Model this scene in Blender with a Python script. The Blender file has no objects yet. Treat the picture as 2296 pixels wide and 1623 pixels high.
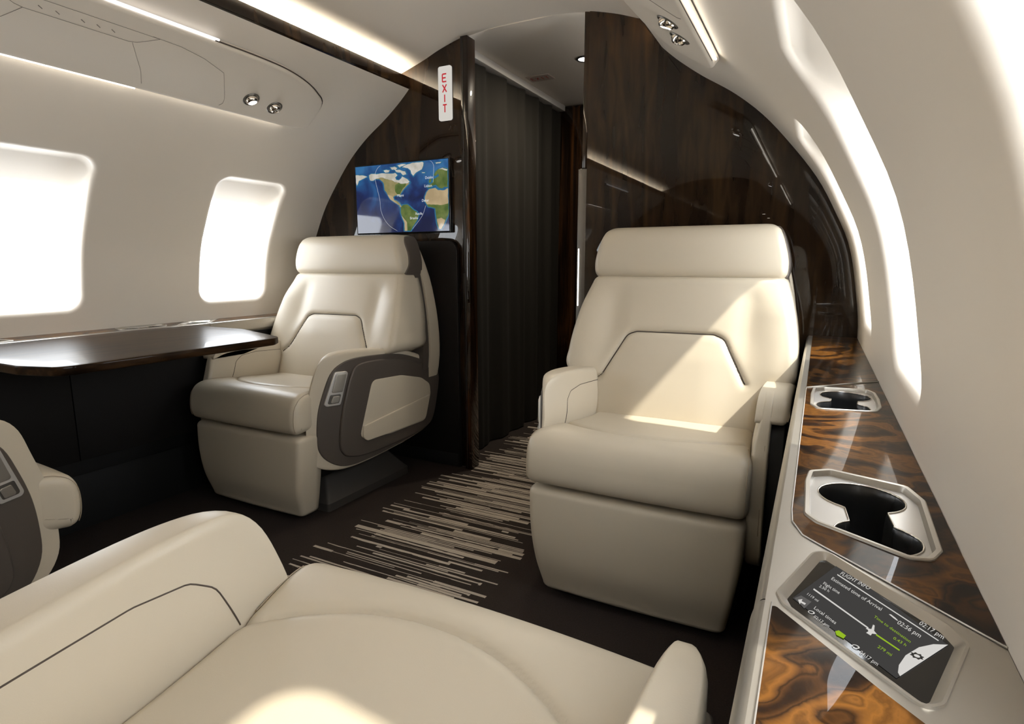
import bpy, bmesh, math, random
from math import sin, cos, pi, sqrt, radians, atan2
from mathutils import Vector, Matrix
from mathutils.geometry import tessellate_polygon

random.seed(7)
S = bpy.context.scene
COL = S.collection

# ------------------------------------------------------------------ camera
CAM_H = 0.89
cam_data = bpy.data.cameras.new('camera')
cam = bpy.data.objects.new('camera', cam_data)
COL.objects.link(cam)
cam.location = (0, 0, CAM_H)
cam.rotation_euler = (radians(90 - 9.55), 0, radians(27.5))
cam_data.sensor_fit = 'HORIZONTAL'
cam_data.sensor_width = 36
cam_data.lens = 36 * 1313 / 2296
cam_data.clip_start = 0.01
S.camera = cam

# ------------------------------------------------------------------ world, sun, exposure
world = bpy.data.worlds.new('world')
S.world = world
world.use_nodes = True
bg = world.node_tree.nodes['Background']
bg.inputs[0].default_value = (0.93, 0.96, 1.0, 1)
bg.inputs[1].default_value = 6.0
sun_d = bpy.data.lights.new('sun', 'SUN')
sun_d.energy = 4.6
sun_d.angle = radians(1.6)
sun_d.color = (1.0, 0.93, 0.80)
sun = bpy.data.objects.new('sun', sun_d)
COL.objects.link(sun)
SUN_DIR = Vector((-1.0, 0.09, -1.30))
sun.rotation_euler = SUN_DIR.to_track_quat('-Z', 'Y').to_euler()
sun.location = (3, 1, 4)
S.view_settings.view_transform = 'Standard'
S.view_settings.look = 'None'
S.view_settings.exposure = 0.78
S.view_settings.gamma = 1.0
S.view_settings.use_curve_mapping = False
cy = S.cycles
cy.max_bounces = 8
cy.diffuse_bounces = 5
cy.glossy_bounces = 4
cy.transmission_bounces = 4
cy.transparent_max_bounces = 6
cy.caustics_reflective = False
cy.caustics_refractive = False
cy.sample_clamp_indirect = 6.0
cy.use_denoising = True
COVE_STRENGTH = 62.0
STRIP_STRENGTH = 4.5

# ------------------------------------------------------------------ materials
def new_mat(name):
    m = bpy.data.materials.new(name)
    m.use_nodes = True
    nt = m.node_tree
    return m, nt, nt.nodes['Principled BSDF'], nt.nodes['Material Output']

def principled(name, col, rough=.5, metal=0., spec=.5, coat=0., coat_rough=.03, bump=None, sheen=0.):
    m, nt, p, o = new_mat(name)
    p.inputs['Base Color'].default_value = (*col, 1)
    p.inputs['Roughness'].default_value = rough
    p.inputs['Metallic'].default_value = metal
    p.inputs['Specular IOR Level'].default_value = spec
    p.inputs['Coat Weight'].default_value = coat
    p.inputs['Coat Roughness'].default_value = coat_rough
    p.inputs['Sheen Weight'].default_value = sheen
    tc = nt.nodes.new('ShaderNodeTexCoord')
    nz = nt.nodes.new('ShaderNodeTexNoise')
    nt.links.new(tc.outputs['Object'], nz.inputs['Vector'])
    sc, st = bump or (60, 0.0)
    nz.inputs['Scale'].default_value = sc
    nz.inputs['Detail'].default_value = 3
    # faint tonal variation of the material itself
    mr = nt.nodes.new('ShaderNodeMapRange')
    nt.links.new(nz.outputs['Fac'], mr.inputs['Value'])
    mr.inputs['To Min'].default_value = max(0, rough - .02)
    mr.inputs['To Max'].default_value = min(1, rough + .02)
    nt.links.new(mr.outputs['Result'], p.inputs['Roughness'])
    if st:
        b = nt.nodes.new('ShaderNodeBump')
        b.inputs['Strength'].default_value = st
        b.inputs['Distance'].default_value = .001
        nt.links.new(nz.outputs['Fac'], b.inputs['Height'])
        nt.links.new(b.outputs['Normal'], p.inputs['Normal'])
    return m

def emission(name, col, strength):
    m, nt, p, o = new_mat(name)
    nt.nodes.remove(p)
    e = nt.nodes.new('ShaderNodeEmission')
    e.inputs[0].default_value = (*col, 1)
    e.inputs[1].default_value = strength
    nt.links.new(e.outputs[0], o.inputs[0])
    return m

def wood(name, cols, scale=(1, 1, 1), nscale=3., distort=3., rough=.12, coat=1., warp=1.5, detail=6, bands=14.):
    """figured veneer: bands bent by noise, under clear lacquer"""
    m, nt, p, o = new_mat(name)
    N, L = nt.nodes.new, nt.links.new
    tc = N('ShaderNodeTexCoord')
    mp = N('ShaderNodeMapping'); mp.inputs['Scale'].default_value = scale
    L(tc.outputs['Object'], mp.inputs['Vector'])
    n1 = N('ShaderNodeTexNoise'); n1.inputs['Scale'].default_value = nscale
    n1.inputs['Detail'].default_value = 2; n1.inputs['Distortion'].default_value = warp
    L(mp.outputs[0], n1.inputs['Vector'])
    mul = N('ShaderNodeMath'); mul.operation = 'MULTIPLY'; mul.inputs[1].default_value = bands
    L(n1.outputs['Fac'], mul.inputs[0])
    sn = N('ShaderNodeMath'); sn.operation = 'SINE'; L(mul.outputs[0], sn.inputs[0])
    n2 = N('ShaderNodeTexNoise'); n2.inputs['Scale'].default_value = nscale * 9
    n2.inputs['Detail'].default_value = detail; n2.inputs['Distortion'].default_value = .6
    L(mp.outputs[0], n2.inputs['Vector'])
    ad = N('ShaderNodeMath'); ad.operation = 'MULTIPLY_ADD'
    ad.inputs[1].default_value = .28; ad.inputs[2].default_value = .5
    L(sn.outputs[0], ad.inputs[0])
    ad2 = N('ShaderNodeMath'); ad2.operation = 'MULTIPLY_ADD'; ad2.inputs[1].default_value = distort
    L(n2.outputs['Fac'], ad2.inputs[0]); L(ad.outputs[0], ad2.inputs[2])
    sb = N('ShaderNodeMath'); sb.operation = 'SUBTRACT'; sb.inputs[1].default_value = distort * .5
    L(ad2.outputs[0], sb.inputs[0])
    cr = N('ShaderNodeValToRGB')
    while len(cr.color_ramp.elements) < len(cols):
        cr.color_ramp.elements.new(.5)
    for e, (pos, c) in zip(cr.color_ramp.elements, cols):
        e.position = pos; e.color = (*c, 1)
    L(sb.outputs[0], cr.inputs[0])
    L(cr.outputs[0], p.inputs['Base Color'])
    p.inputs['Roughness'].default_value = max(rough, .3)
    p.inputs['Specular IOR Level'].default_value = .02
    p.inputs['Coat Weight'].default_value = coat
    p.inputs['Coat Roughness'].default_value = rough * .1
    return m

M = {}
M['liner'] = principled('cream_wall_liner', (.76, .70, .615), .55, bump=(900, .03))
M['ceiling'] = principled('cream_ceiling_liner', (.76, .70, .62), .6, bump=(900, .03))
M['psu'] = principled('cream_service_panel', (.72, .66, .575), .5, bump=(700, .03))
M['leather'] = principled('cream_leather', (.53, .468, .366), .40, spec=.45, bump=(700, .10))
M['leather_dark'] = principled('taupe_leather', (.075, .062, .052), .45, spec=.4, bump=(700, .08))
M['seam'] = principled('dark_seam', (.06, .045, .035), .7)
M['stitch'] = principled('tan_stitch', (.36, .29, .21), .6)
M['plinth'] = principled('seat_base_brown_plastic', (.045, .040, .035), .5)
M['black'] = principled('matt_black', (.004, .004, .004), .5)
M['gap'] = principled('panel_gap_line', (.22, .19, .16), .8)
M['lower'] = principled('dark_lower_panel', (.0075, .0062, .0052), .6, spec=.2)
M['lower_black'] = principled('black_kick_panel', (.004, .0038, .0036), .6)
M['metal'] = principled('brushed_champagne_metal', (.46, .43, .38), .38, metal=.85)
M['metal_bright'] = principled('bright_satin_metal', (.66, .64, .61), .34, metal=.6)
M['metal_grey'] = principled('grey_metal_trim', (.16, .15, .135), .38, metal=.8)
M['chrome'] = principled('polished_metal', (.72, .68, .62), .14, metal=1.)
M['glossblack'] = principled('black_glass', (.004, .004, .004), .06, spec=.5)
M['cup'] = principled('black_cup_well', (.018, .019, .020), .25)
M['walldark'] = wood('dark_veneer', [(.0, (.0045, .0026, .0014)), (.4, (.011, .0062, .0033)), (.65, (.020, .0115, .006)), (1., (.042, .023, .010))],
                     scale=(2.6, 2.6, .42), nscale=1.6, distort=.9, rough=.05, coat=.8, bands=16.)
M['burl'] = wood('walnut_burl_veneer', [(.08, (.003, .0015, .0008)), (.26, (.012, .005, .002)), (.40, (.040, .016, .004)), (.47, (.014, .006, .002)), (.55, (.060, .024, .0055)), (.68, (.118, .048, .009)), (.76, (.060, .024, .005)), (.86, (.105, .043, .009)), (1., (.020, .008, .003))],
                 scale=(1.0, .8, 1), nscale=4.6, distort=.85, rough=.03, coat=.40, bands=34., warp=1.4, detail=8)
M['tablewood'] = wood('table_veneer', [(.1, (.004, .0022, .0012)), (.45, (.011, .0058, .0028)), (.75, (.024, .0125, .0058)), (1., (.04, .021, .009))],
                      scale=(6., .8, 6), nscale=2.2, distort=.8, rough=.03, coat=.11, bands=14.)
M['pillar'] = wood('door_post_veneer', [(.2, (.006, .003, .0015)), (.5, (.03, .013, .005)), (.75, (.09, .036, .011)), (1., (.03, .012, .005))],
                   scale=(9, 9, .35), nscale=1.5, distort=.6, rough=.08, bands=10.)
M['cove'] = emission('cove_led', (1., .90, .74), COVE_STRENGTH)
M['strip'] = emission('panel_led', (1., .92, .80), STRIP_STRENGTH)
M['strip_dim'] = emission('panel_led_dim', (.96, .92, .90), 1.1)
M['lamp'] = emission('reading_lamp_lens', (1., .96, .90), 6.)
M['signwhite'] = principled('sign_white', (.62, .60, .56), .4)
M['signlit'] = emission('lit_sign_plate', (.60, .57, .52), .62)
M['signred'] = principled('sign_red', (.50, .02, .025), .5)
M['signpale'] = principled('sign_pale', (.55, .46, .40), .5)
M['redlit'] = emission('lit_red_letters', (.42, .022, .03), .7)

def glass_mat():
    m, nt, p, o = new_mat('window_glass')
    nt.nodes.remove(p)
    N, L = nt.nodes.new, nt.links.new
    t = N('ShaderNodeBsdfTransparent'); t.inputs[0].default_value = (.97, .98, .98, 1)
    g = N('ShaderNodeBsdfGlossy'); g.inputs['Roughness'].default_value = .02
    lw = N('ShaderNodeLayerWeight'); pw = N('ShaderNodeMath'); pw.operation = 'POWER'; pw.inputs[1].default_value = 4.
    L(lw.outputs['Facing'], pw.inputs[0])
    f = N('ShaderNodeMath'); f.operation = 'MULTIPLY_ADD'; f.inputs[1].default_value = .5; f.inputs[2].default_value = .04
    L(pw.outputs[0], f.inputs[0])
    x = N('ShaderNodeMixShader')
    L(f.outputs[0], x.inputs[0]); L(t.outputs[0], x.inputs[1]); L(g.outputs[0], x.inputs[2])
    L(x.outputs[0], o.inputs[0])
    return m
M['glass'] = glass_mat()

def curtain_mat():
    m, nt, p, o = new_mat('dark_grey_pleated_curtain')
    p.inputs['Base Color'].default_value = (.019, .017, .0138, 1)
    p.inputs['Roughness'].default_value = .8
    p.inputs['Sheen Weight'].default_value = 0.
    p.inputs['Specular IOR Level'].default_value = .15
    N, L = nt.nodes.new, nt.links.new
    tc = N('ShaderNodeTexCoord'); wv = N('ShaderNodeTexNoise'); wv.inputs['Scale'].default_value = 400
    L(tc.outputs['Object'], wv.inputs['Vector'])
    b = N('ShaderNodeBump'); b.inputs['Strength'].default_value = .2; b.inputs['Distance'].default_value = .001
    L(wv.outputs['Fac'], b.inputs['Height']); L(b.outputs[0], p.inputs['Normal'])
    return m
M['curtain'] = curtain_mat()

def carpet_mat():
    """dark brown pile with a runner of uneven cream lines woven across the aisle"""
    m, nt, p, o = new_mat('striped_aisle_carpet')
    N, L = nt.nodes.new, nt.links.new
    def math_(op, a, b=None, c=None):
        n = N('ShaderNodeMath'); n.operation = op
        for i, v in enumerate((a, b, c)):
            if v is None: continue
            if isinstance(v, (int, float)): n.inputs[i].default_value = v
            else: L(v, n.inputs[i])
        return n.outputs[0]
    tc = N('ShaderNodeTexCoord'); sx = N('ShaderNodeSeparateXYZ'); L(tc.outputs['Object'], sx.inputs[0])
    x, y = sx.outputs[0], sx.outputs[1]
    # slight wobble of each line
    cm = N('ShaderNodeCombineXYZ'); L(math_('MULTIPLY', x, 14.), cm.inputs[0]); L(math_('MULTIPLY', y, 90.), cm.inputs[1])
    wn = N('ShaderNodeTexNoise'); wn.inputs['Scale'].default_value = 1; wn.inputs['Detail'].default_value = 2; L(cm.outputs[0], wn.inputs['Vector'])
    cl = N('ShaderNodeCombineXYZ'); L(math_('MULTIPLY', y, 30.), cl.inputs[1])
    lf = N('ShaderNodeTexNoise'); lf.inputs['Scale'].default_value = 1; lf.inputs['Detail'].default_value = 3; L(cl.outputs[0], lf.inputs['Vector'])
    yw = math_('ADD', y, math_('ADD', math_('MULTIPLY', math_('SUBTRACT', wn.outputs['Fac'], .5), .0045), math_('MULTIPLY', lf.outputs['Fac'], .045)))
    P = .0115
    q = math_('DIVIDE', yw, P)
    row = math_('FLOOR', q); fr = math_('FRACT', q)
    def rnd(a, seed):
        c = N('ShaderNodeCombineXYZ'); L(a, c.inputs[0]); c.inputs[1].default_value = seed
        w = N('ShaderNodeTexWhiteNoise'); w.noise_dimensions = '2D'; L(c.outputs[0], w.inputs['Vector'])
        return w.outputs['Value']
    lo = math_('ADD', -1.37, math_('MULTIPLY', math_('POWER', rnd(row, 1.3), 1.6), .26))
    hi = math_('SUBTRACT', -.735, math_('MULTIPLY', math_('POWER', rnd(row, 7.7), 2.), .20))
    inside = math_('MULTIPLY', math_('GREATER_THAN', x, lo), math_('LESS_THAN', x, hi))
    # each row is cut in a few lengths of different thickness
    seg = math_('FLOOR', math_('ADD', math_('MULTIPLY', x, 2.6), math_('MULTIPLY', rnd(row, 3.1), 5.)))
    cc = N('ShaderNodeCombineXYZ'); L(row, cc.inputs[0]); L(seg, cc.inputs[1])
    w2 = N('ShaderNodeTexWhiteNoise'); w2.noise_dimensions = '2D'; L(cc.outputs[0], w2.inputs['Vector'])
    th = math_('ADD', .07, math_('MULTIPLY', math_('POWER', w2.outputs['Value'], 1.4), .40))
    line = math_('LESS_THAN', math_('ABSOLUTE', math_('SUBTRACT', fr, .5)), th)
    line = math_('MULTIPLY', line, math_('GREATER_THAN', w2.outputs['Value'], .16))
    fac = math_('MULTIPLY', line, inside)
    pn = N('ShaderNodeTexNoise'); pn.inputs['Scale'].default_value = 260; pn.inputs['Detail'].default_value = 2; L(tc.outputs['Object'], pn.inputs['Vector'])
    base = N('ShaderNodeMix'); base.data_type = 'RGBA'
    base.inputs['A'].default_value = (.020, .0155, .0135, 1); base.inputs['B'].default_value = (.040, .031, .027, 1)
    L(pn.outputs['Fac'], base.inputs['Factor'])
    st = N('ShaderNodeMix'); st.data_type = 'RGBA'
    st.inputs['A'].default_value = (.36, .31, .26, 1); st.inputs['B'].default_value = (.52, .46, .39, 1)
    L(pn.outputs['Fac'], st.inputs['Factor'])
    mx = N('ShaderNodeMix'); mx.data_type = 'RGBA'
    L(fac, mx.inputs['Factor']); L(base.outputs['Result'], mx.inputs['A']); L(st.outputs['Result'], mx.inputs['B'])
    L(mx.outputs['Result'], p.inputs['Base Color'])
    p.inputs['Roughness'].default_value = .95
    p.inputs['Specular IOR Level'].default_value = .1
    b = N('ShaderNodeBump'); b.inputs['Strength'].default_value = .5; b.inputs['Distance'].default_value = .002
    L(pn.outputs['Fac'], b.inputs['Height']); L(b.outputs[0], p.inputs['Normal'])
    return m
M['carpet'] = carpet_mat()

# ------------------------------------------------------------------ mesh helpers
def link(o, parent=None):
    COL.objects.link(o)
    if parent is not None:
        o.parent = parent
    return o

def mesh(name, verts, faces, mat, parent=None, smooth=True, angle=40, recalc=True):
    me = bpy.data.meshes.new(name)
    me.from_pydata([tuple(v) for v in verts], [], faces)
    if recalc:
        bm = bmesh.new(); bm.from_mesh(me)
        bmesh.ops.recalc_face_normals(bm, faces=bm.faces)
        bm.to_mesh(me); bm.free()
    if smooth:
        for p in me.polygons: p.use_smooth = True
        if angle < 180:
            try: me.set_sharp_from_angle(angle=radians(angle))
            except Exception: pass
    me.materials.append(mat)
    me.update()
    return link(bpy.data.objects.new(name, me), parent)

def empty(name, loc, rotz=0.):
    o = bpy.data.objects.new(name, None)
    o.empty_display_size = .05
    COL.objects.link(o)
    o.location = loc; o.rotation_euler = (0, 0, rotz)
    return o

def tag(o, label, cat, group=None, kind=None):
    if label: o['label'] = label
    if cat: o['category'] = cat
    if group: o['group'] = group
    if kind: o['kind'] = kind
    return o

def struct(o, label=None, cat=None):
    o['kind'] = 'structure'
    if label: o['label'] = label
    if cat: o['category'] = cat
    return o

def lerp(a, b, t): return a + (b - a) * t
def interp(x, xs, ys):
    if x <= xs[0]: return ys[0]
    for i in range(len(xs) - 1):
        if x <= xs[i + 1]:
            return lerp(ys[i], ys[i + 1], (x - xs[i]) / (xs[i + 1] - xs[i]))
    return ys[-1]
def smooth_interp(x, xs, ys):
    """monotone-ish cubic through the points"""
    n = len(xs)
    if x <= xs[0]: return ys[0]
    if x >= xs[-1]: return ys[-1]
    for i in range(n - 1):
        if x <= xs[i + 1]: break
    h = xs[i + 1] - xs[i]; t = (x - xs[i]) / h
    def sl(k):
        if k == 0: return (ys[1] - ys[0]) / (xs[1] - xs[0])
        if k == n - 1: return (ys[-1] - ys[-2]) / (xs[-1] - xs[-2])
        return (ys[k + 1] - ys[k - 1]) / (xs[k + 1] - xs[k - 1])
    m0, m1 = sl(i) * h, sl(i + 1) * h
    return (2*t**3-3*t*t+1)*ys[i] + (t**3-2*t*t+t)*m0 + (-2*t**3+3*t*t)*ys[i+1] + (t**3-t*t)*m1
def sstep(a, b, x):
    t = max(0, min(1, (x - a) / (b - a))); return t * t * (3 - 2 * t)

def cr_closed(P, n):
    """closed Catmull-Rom curve resampled to n points of equal spacing"""
    out = []; k = len(P); m = 16
    for i in range(k):
        p0, p1, p2, p3 = P[i-1], P[i], P[(i+1) % k], P[(i+2) % k]
        for j in range(m):
            t = j / m
            out.append(tuple(.5*((2*p1[a]) + (-p0[a]+p2[a])*t + (2*p0[a]-5*p1[a]+4*p2[a]-p3[a])*t*t + (-p0[a]+3*p1[a]-3*p2[a]+p3[a])*t**3) for a in range(len(p1))))
    return resample(out, n, True)

def resample(P, n, closed):
    Q = list(P) + ([P[0]] if closed else [])
    d = [0]
    for a, b in zip(Q, Q[1:]): d.append(d[-1] + math.dist(a, b))
    tot = d[-1]; out = []; j = 0
    cnt = n if closed else n - 1
    for i in range(n):
        s = tot * i / cnt
        while j < len(d) - 2 and d[j + 1] < s: j += 1
        t = 0 if d[j+1] == d[j] else (s - d[j]) / (d[j+1] - d[j])
        out.append(tuple(lerp(Q[j][a], Q[j+1][a], t) for a in range(len(Q[0]))))
    return out

def round_poly(P, radii, n=6):
    if isinstance(radii, (int, float)): radii = [radii] * len(P)
    out = []; k = len(P)
    for i in range(k):
        a, b, c = Vector(P[i-1]), Vector(P[i]), Vector(P[(i+1) % k])
        r = radii[i]
        u = (a - b).normalized(); v = (c - b).normalized()
        ang = u.angle(v)
        if r <= 1e-6 or ang > pi - .02:
            out.append(tuple(b)); continue
        d = min(r / math.tan(ang / 2), .49 * (a - b).length, .49 * (c - b).length)
        r2 = d * math.tan(ang / 2)
        cen = b + (u + v).normalized() * (r2 / sin(ang / 2))
        s, e = b + u * d, b + v * d
        a0 = atan2(s.y - cen.y, s.x - cen.x); a1 = atan2(e.y - cen.y, e.x - cen.x)
        while a1 - a0 > pi: a1 -= 2 * pi
        while a1 - a0 < -pi: a1 += 2 * pi
        for j in range(n + 1):
            t = lerp(a0, a1, j / n)
            out.append((cen.x + r2 * cos(t), cen.y + r2 * sin(t)))
    return out

def inset2(P, d):
    """move a 2-D closed outline inwards by d"""
    n = len(P)
    area = sum(P[i][0]*P[(i+1) % n][1] - P[(i+1) % n][0]*P[i][1] for i in range(n))
    sg = 1 if area > 0 else -1
    out = []
    for i in range(n):
        ax, ay = P[i-1]; bx, by = P[i]; cx_, cy_ = P[(i+1) % n]
        e1 = Vector((bx-ax, by-ay)); e2 = Vector((cx_-bx, cy_-by))
        if e1.length < 1e-9: e1 = e2
        if e2.length < 1e-9: e2 = e1
        e1.normalize(); e2.normalize()
        n1 = Vector((-e1.y, e1.x)) * sg; n2 = Vector((-e2.y, e2.x)) * sg
        m_ = (n1 + n2)
        if m_.length < 1e-6: m_ = n1
        m_.normalize()
        k = d / max(.5, m_.dot(n1))
        out.append((bx + m_.x * k, by + m_.y * k))
    return out

def loft(name, rings, mat, parent=None, cap0=True, cap1=True, angle=180, closed=True):
    n = len(rings[0]); V = []; F = []
    for r in rings: V += [tuple(p) for p in r]
    m = n if closed else n - 1
    for j in range(len(rings) - 1):
        for i in range(m):
            a = j*n + i; b = j*n + (i+1) % n
            F.append((a, b, b + n, a + n))
    for flag, j in ((cap0, 0), (cap1, len(rings) - 1)):
        if flag:
            c = [sum(p[a] for p in rings[j]) / n for a in range(3)]
            k = len(V); V.append(tuple(c))
            for i in range(n):
                F.append((j*n + i, j*n + (i+1) % n, k))
    return mesh(name, V, F, mat, parent, angle=angle)

def pillow(name, outline, w0, w1, r0, r1, fmap, mat, parent=None, crown0=0., crown1=0., n=5, kc=6, open0=False, angle=180):
    """closed body: a 2-D outline swept from w0 to w1 with rounded rims; fmap(u, v, w) -> point"""
    rings = []
    cx_ = sum(p[0] for p in outline) / len(outline); cy_ = sum(p[1] for p in outline) / len(outline)
    def cap(base, w, crown):
        out = []
        for k in range(1, kc):
            s = 1 - k / kc
            out.append([(lerp(cx_, p[0], s), lerp(cy_, p[1], s), w + crown * (1 - s*s)) for p in base])
        return out
    rr = []
    if not open0:
        b0 = inset2(outline, r0) if r0 > 0 else outline
        rr += list(reversed(cap(b0, w0, -crown0)))
        for j in range(n + 1):
            a = j / n * pi / 2
            o_ = inset2(outline, r0 * (1 - sin(a)))
            rr.append([(p[0], p[1], w0 + math.copysign(r0, w1-w0) * (1 - cos(a))) for p in o_])
    else:
        rr.append([(p[0], p[1], w0) for p in outline])
    for j in range(n + 1):
        a = j / n * pi / 2
        o_ = inset2(outline, r1 * (1 - cos(a)))
        rr.append([(p[0], p[1], w1 - math.copysign(r1, w1-w0) * (1 - sin(a))) for p in o_])
    rr += cap(inset2(outline, r1) if r1 > 0 else outline, w1, crown1)
    rings = [[fmap(*p) for p in r] for r in rr]
    return loft(name, rings, mat, parent, cap0=not open0, cap1=True, angle=angle)

def tube(name, pts, r, mat, parent=None, closed=False, seg=6):
    P = [Vector(p) for p in pts]; n = len(P); rings = []
    up = None
    for i in range(n):
        if closed: t = (P[(i+1) % n] - P[i-1])
        else: t = P[min(i+1, n-1)] - P[max(i-1, 0)]
        if t.length < 1e-9: t = Vector((0, 0, 1))
        t.normalize()
        if up is None: up = t.orthogonal()
        up = (up - t * up.dot(t))
        if up.length < 1e-6: up = t.orthogonal()
        up.normalize()
        s = t.cross(up)
        rings.append([P[i] + up * (r*cos(2*pi*k/seg)) + s * (r*sin(2*pi*k/seg)) for k in range(seg)])
    if closed: rings.append(rings[0])
    return loft(name, rings, mat, parent, cap0=not closed, cap1=not closed)

def box(name, x0, x1, y0, y1, z0, z1, mat, parent=None, bev=.003):
    bm = bmesh.new()
    bmesh.ops.create_cube(bm, size=1)
    for v in bm.verts:
        v.co = Vector((lerp(x0, x1, v.co.x + .5), lerp(y0, y1, v.co.y + .5), lerp(z0, z1, v.co.z + .5)))
    if bev: bmesh.ops.bevel(bm, geom=list(bm.edges), offset=bev, segments=3, affect='EDGES', profile=.5)
    me = bpy.data.meshes.new(name); bm.to_mesh(me); bm.free()
    for p in me.polygons: p.use_smooth = True
    try: me.set_sharp_from_angle(angle=radians(40))
    except Exception: pass
    me.materials.append(mat)
    return link(bpy.data.objects.new(name, me), parent)

def plate(name, outline, holes, z, mat, parent=None, thick=0., fmap=None):
    """flat plate with holes, optional downward thickness"""
    bm = bmesh.new()
    loops = [list(outline)] + [list(h) for h in holes]
    def area(P): return sum(P[i-1][0]*P[i][1] - P[i][0]*P[i-1][1] for i in range(len(P)))
    loops = [P if (area(P) > 0) == (i == 0) else P[::-1] for i, P in enumerate(loops)]
    tris = tessellate_polygon([[Vector((p[0], p[1], 0)) for p in P] for P in loops])
    allv = [[bm.verts.new((p[0], p[1], z)) for p in P] for P in loops]
    flat = [v for vs in allv for v in vs]
    for t in tris:
        try: bm.faces.new([flat[i] for i in t])
        except ValueError: pass
    bm.normal_update()
    for f in bm.faces:
        if f.normal.z < 0: f.normal_flip()
    if thick:
        for vs in allv:
            lo = [bm.verts.new((v.co.x, v.co.y, z - thick)) for v in vs]
            for i in range(len(vs)):
                j = (i + 1) % len(vs)
                bm.faces.new((vs[i], vs[j], lo[j], lo[i]))
    if fmap:
        for v in bm.verts: v.co = Vector(fmap(*v.co))
    me = bpy.data.meshes.new(name); bm.to_mesh(me); bm.free()
    me.materials.append(mat)
    return link(bpy.data.objects.new(name, me), parent)

def lathe(name, prof, frame, mat, parent=None, seg=32, angle=40):
    """prof: (radius, height) list; frame: Matrix placing local z as the axis"""
    V = []; F = []; n = len(prof)
    for k in range(seg):
        a = 2*pi*k/seg
        for r, h in prof: V.append(tuple(frame @ Vector((r*cos(a), r*sin(a), h))))
    for k in range(seg):
        k2 = (k+1) % seg
        for i in range(n-1):
            F.append((k*n+i, k2*n+i, k2*n+i+1, k*n+i+1))
    return mesh(name, V, F, mat, parent, angle=angle)

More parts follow.
